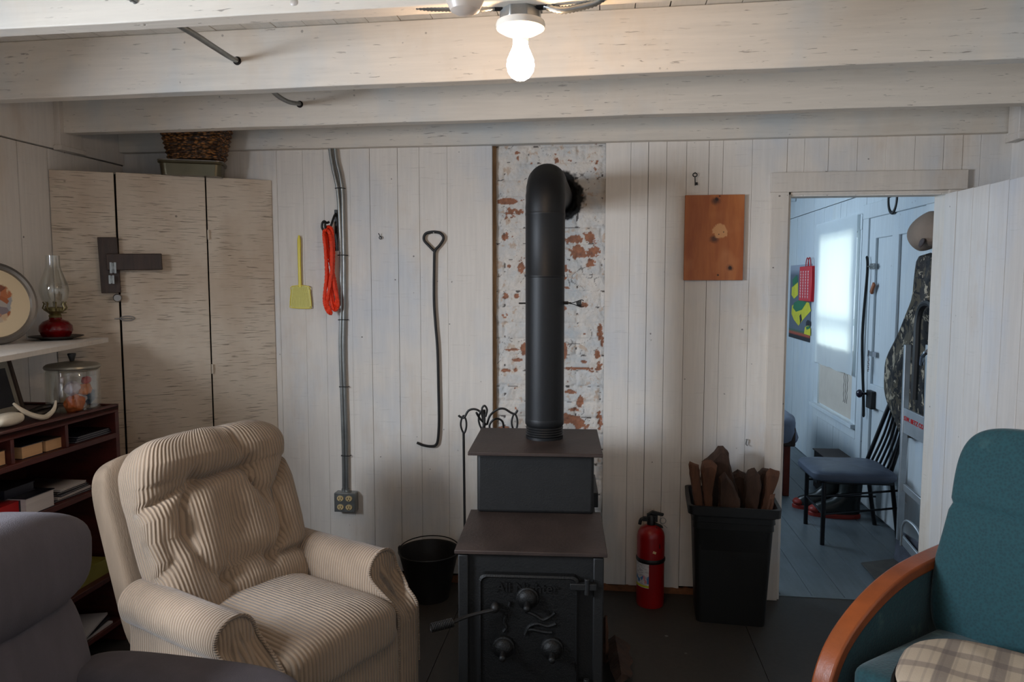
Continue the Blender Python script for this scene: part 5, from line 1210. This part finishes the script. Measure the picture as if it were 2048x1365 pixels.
chunk([(1541, 994), (1552, 992), (1551, 1030), (1541, 1030)], yb_ - .11, .025, 'short thin stick at the right front corner of the bin', m_split, 29)
def untag(o, label, cat):
    del o['group']; return tag(o, label, cat)
# split logs on the floor by the stove
untag(log('firewood_log', (.07, 2.72, .045), (.085, 2.46, .05), .04, .035, 'split log lying on the floor right of the stove', m_bark, 31), 'split log lying on the floor right of the stove', 'firewood')
untag(log('firewood_log', (.03, 2.66, .0), (.026, 2.50, .25), .014, .014, 'stick of firewood leaning on the right side of the stove', m_split, 37), 'stick of firewood leaning on the right side of the stove', 'firewood')

# =================================================================== TAN RECLINER
O_ = Vector((-.885, 2.09, 0)); th_ = atan2(-.90, -.43)
rcn = empty('recliner', tuple(O_), th_, 'tan corduroy recliner with rolled arms in front of the corner cupboard', 'armchair')
def arm(sgn):
    prof = [(.232, .02), (.232, .30), (.228, .38), (.222, .44), (.228, .49), (.247, .525), (.282, .544), (.318, .541), (.348, .520), (.361, .484), (.355, .445), (.338, .418), (.328, .40), (.330, .30), (.335, .02)]
    P = cr([(a, b, 0) for a, b in prof], 4); P = [Vector((p.x, p.y * .945, 0)) for p in P]; n = len(P); ny = 26
    def yf(z): 
        t = max(0, min(1, (.46 - z) / .12)); t = t * t * (3 - 2 * t); return .02 + .125 * t
    vs = []
    for j in range(ny + 1):
        t = j / ny
        for p in P:
            y = -.44 + (yf(p.y) + .44) * t
            drop = -.03 * (1 - t) * (1 if p.y > .3 else 0); r_ = 1
            w1 = .0035 * noise.noise(Vector((p.x * 20 * sgn, y * 9, p.y * 12)))
            vs.append(((p.x + w1) * sgn, y, p.y + drop * 0))
    fs = [(j * n + i, j * n + i + 1, (j + 1) * n + i + 1, (j + 1) * n + i) for j in range(ny) for i in range(n - 1)]
    fs.append(tuple(range(n))); 
    a_ = MB().add(vs, fs).build('arm', m_cordY, rcn, angle=60)
    # front facing of the arm, with a centre fan so the face is a closed sheet
    fv = [(p.x * sgn, yf(p.y), p.y) for p in P]
    inn = []
    for p in P:
        cxm = .285; inn.append(((cxm + (p.x - cxm) * .84) * sgn, yf(p.y) + .010, .02 + (p.y - .02) * .965 + .0))
    m1 = [((.29 + (p.x - .29) * .35) * sgn, yf(p.y) + .012, .02 + (p.y - .02) * .93) for p in P]
    fc = MB().add(fv + inn + m1, [(i, i + 1, n + i + 1, n + i) for i in range(n - 1)] + [(n + i, n + i + 1, 2 * n + i + 1, 2 * n + i) for i in range(n - 1)] + [tuple(range(2 * n, 3 * n))])
    fc.build('arm_front', m_cordX, a_, angle=70)
    MB().tube([Vector((((.288 + (p.x - .288) * .97)) * sgn, yf(p.y) + .005, p.y)) for p in P[2:-2]], .0055, 8).build('piping', m_cordP, a_)
    return a_
lab(arm(1), 'rolled arm nearest the viewer'); lab(arm(-1), 'rolled arm nearest the stove')
def cush(p, v):
    t = 1 - (p.x / .24) ** 2
    return Vector((p.x, p.y, p.z + (.028 * max(0, t) if p.z > 0 else 0) + .003 * noise.noise(p * 12)))
MB().sup((0, -.13, .325), (.235, .315, .08), .45, .28, 72, 36, disp=cush).build('seat_cushion', m_cordX, rcn, angle=80)
MB().sup((0, .115, .175), (.228, .05, .15), .22, .22, 48, 24).build('footrest', m_cordX, rcn, angle=80)
MB().box(-.23, .23, -.48, .08, .03, .28).build('base', m_greyfab, rcn, bevel=.01)
# back: pillow with tufts. local coordinates u (x), v up the back
Hb = .355; lean = radians(21)
TN = {'A': (.105, .16), 'B': (-.085, .165), 'C': (.175, -.01), 'D': (-.01, .02), 'E': (-.165, .04), 'F': (.085, -.17), 'G': (-.10, -.155), 'Ta': (-.03, .36), 'Lt': (.30, .10), 'Lb': (.30, -.12), 'Rt': (-.30, .20), 'Rb': (-.30, -.17), 'Fb': (.06, -.36), 'Lc': (.30, .0)}
SEG = [('A', 'B', 1.0, 0), ('A', 'C', .8, .03), ('B', 'E', .9, .02), ('D', 'F', .7, 0), ('E', 'G', .8, -.045), ('F', 'G', .75, -.03), ('D', 'B', .55, -.04), ('E', 'Rt', .8, 0), ('G', 'Rb', .8, 0), ('B', 'Ta', .6, 0), ('A', 'Lt', .7, 0), ('C', 'Lc', .7, .01), ('C', 'Lb', .6, 0), ('C', 'F', .4, .03), ('F', 'Fb', .6, 0)]
POLY = []
for a, b, s_, bow in SEG:
    p, q = Vector(TN[a]), Vector(TN[b]); d = q - p; nrm2 = Vector((-d.y, d.x)).normalized() if d.length else Vector((0, 0))
    pts = [p + d * (i / 8) + nrm2 * bow * 4 * (i / 8) * (1 - i / 8) for i in range(9)]; POLY.append((pts, s_))
def segd(pt, a, b):
    ab = b - a; t = max(0, min(1, (pt - a).dot(ab) / max(1e-9, ab.length_squared))); return (pt - (a + ab * t)).length
def crease(u, v):
    pt = Vector((u, v)); h = 0
    for pts, s_ in POLY:
        d = min(segd(pt, pts[i], pts[i + 1]) for i in range(8)); h = max(h, s_ * (.55 * exp(-(d / .010) ** 2) + .45 * exp(-(d / .040) ** 2)))
    for k in 'ABCDEFG': h = max(h, 1.25 * exp(-((pt - Vector(TN[k])).length / .03) ** 2))
    return h
def backd(p, v):
    fr_ = max(0, v.y)
    top_ = max(0, v.z)
    q = p.copy()
    wide = 1 + .04 * v.z; q.x *= wide
    if fr_ > 0.05:
        q.y -= .052 * crease(p.x, p.z) * min(1, fr_ * 1.6)
        q.y += .03 * fr_ * (1 if p.z > .17 else 0) * min(1, max(0, (p.z - .15) / .08))
    q += Vector((1, 1, 1)) * .0 + p.normalized() * .005 * noise.noise(p * 14)
    return q
Rb_ = Matrix.Rotation(lean, 3, 'X')
qb = MB().sup((0, -.43, .615), (.285, .098, .325), .42, .42, 240, 150, rot=Rb_, disp=backd)
sg_ = lambda v, e: (1 if v >= 0 else -1) * abs(v) ** e
cum = [0.0] * 240; tot = 0.0; prev = None
for i in range(240):
    k = (180 + i) % 240; th = 2 * pi * k / 240; pt = Vector((.285 * sg_(cos(th), .42), .098 * sg_(sin(th), .42)))
    if prev is not None: tot += (pt - prev).length
    prev = pt; cum[k] = tot
qb.rib = [cum[i % 240] for i in range(len(qb.v))]
qb.build('back_cushion', m_cordB, rcn, angle=80)
lab(MB().sup((0, -.545, .55), (.315, .06, .33), .3, .3, 64, 40, rot=Rb_).build('back_shell', simple('brown_corduroy_shell', (138, 118, 98), .95, 0, .2, 8, .6, 90, (6, 1, .3)), rcn, angle=80), 'plain rear shell')

# =================================================================== GREY ARMCHAIR (front left)
G0 = Vector((-.94, 1.14, 0)); tg = atan2(-1, -.08)
gc = empty('grey_armchair', tuple(G0), tg, 'grey velour armchair at the lower left corner of the photo', 'armchair')
MB().sup((0, -.36, .81), (.37, .12, .13), .7, .3, 64, 32, disp=lambda p, v: p + p.normalized() * .008 * noise.noise(p * 8)).build('headrest', m_greyfab, gc, angle=80)
MB().sup((0, -.32, .47), (.345, .10, .30), .35, .3, 64, 32, rot=Matrix.Rotation(radians(14), 3, 'X'), disp=lambda p, v: p + p.normalized() * .006 * noise.noise(p * 7)).build('back_cushion', m_greyfab, gc, angle=80)
for s_ in (-1, 1):
    MB().sup((s_ * .325, -.02, .497), (.07, .29, .075), .6, .5, 48, 24).build('arm', m_greyfab, gc, angle=80)
    MB().box(s_ * .325 - .055, s_ * .325 + .055, -.35, .26, .04, .50).build('arm_panel', m_greyfab, gc, bevel=.02)
MB().sup((0, .02, .38), (.26, .30, .08), .4, .3, 48, 24).build('seat_cushion', m_greyfab, gc, angle=80)
MB().box(-.27, .27, -.33, .26, .04, .32).build('base', m_greyfab, gc, bevel=.02)

# =================================================================== TEAL ARMCHAIR (front right)
T0 = Vector((.964, 1.745, 0)); tt = atan2(.78, -.62)
tc = empty('teal_armchair', tuple(T0), tt, 'teal upholstered armchair with curved honey wood arms at the right edge', 'armchair')
def tback(p, v):
    q = p.copy(); zz = (p.z / .31)
    if v.y > .1: q.y -= .014 * exp(-((p.z - .085) / .005) ** 2)
    q.x *= 1 - .07 * max(0, min(1, (zz + .2) / .5)) + .03 * max(0, -zz)
    return q
MB().sup((0, -.235, .735), (.292, .058, .315), .38, .30, 90, 190, rot=Matrix.Rotation(radians(8), 3, 'X'), disp=tback).build('backrest', m_teal, tc, angle=80)
MB().sup((0, .0, .425), (.27, .235, .065), .25, .16, 64, 24, disp=lambda p, v: p + Vector((0, 0, .010 * (1 - (p.x / .27) ** 2) if v.z > 0 else 0))).build('seat', m_teal, tc, angle=80)
prof = [(-.30, .655), (-.17, .648), (-.06, .635), (.04, .607), (.13, .565), (.20, .515), (.245, .455), (.268, .38), (.275, .25), (.278, .0)]
for s_ in (1, -1):
    P = cr([(s_ * .315, a, b) for a, b in prof], 5); vs = []; hw_ = .026; th__ = .016
    for i, p in enumerate(P):
        t = (P[min(i + 1, len(P) - 1)] - P[max(i - 1, 0)]).normalized(); nn2 = Vector((0, -t.z, t.y)); nn2 = nn2 if nn2.z > 0 or nn2.y > 0 else -nn2
        for dx, dn in ((-hw_, -th__), (hw_, -th__), (hw_, th__), (-hw_, th__)): vs.append(p + Vector((dx, 0, 0)) + nn2 * dn)
    n = len(P); fs = [(4 * i + k, 4 * i + (k + 1) % 4, 4 * i + 4 + (k + 1) % 4, 4 * i + 4 + k) for i in range(n - 1) for k in range(4)] + [(3, 2, 1, 0), (4 * n - 4, 4 * n - 3, 4 * n - 2, 4 * n - 1)]
    am = MB().add(vs, fs).build('arm', m_arm, tc, bevel=.006, angle=50)
    lab(am, 'curved honey wood arm')
    pts = [Vector((s_ * .300, -.24, .20))] + [Vector((s_ * .300, p.y, p.z - .016)) for p in P if -.25 < p.y < .262 and p.z > .2] + [Vector((s_ * .300, .255, .20))]
    MB().quadbox(pts, (s_ * .024, 0, 0)).build('arm_panel', m_teal, tc, bevel=.004)
    MB().box(s_ * .315 - .024, s_ * .315 + .024, -.31, -.27, 0, .655).build('leg', m_arm, tc, bevel=.005)
MB().box(-.29, .29, -.24, .235, .26, .345).build('seat_rail', m_arm, tc, bevel=.004)
Mc = ROOTM[tc.name] @ Vector((-.035, .105, .505))
cu_ = MB().sup((0, 0, 0), (.22, .205, .022), .7, .75, 48, 20, disp=lambda p, v: p + Vector((0, 0, .004 * noise.noise(p * 15)))).build('seat_pad', m_plaid)
qp = MB().tube([Vector(((.222 * (1 if cos(a) >= 0 else -1) * abs(cos(a)) ** .75), (.207 * (1 if sin(a) >= 0 else -1) * abs(sin(a)) ** .75), 0)) for a in [i * pi / 32 for i in range(64)]], .007, 8, closed=True).build('piping', m_blackp, cu_)
cu_.location = Mc; cu_.rotation_euler = (0, 0, tt + radians(20)); tag(cu_, 'oval tan plaid cushion lying on the teal armchair seat', 'cushion')
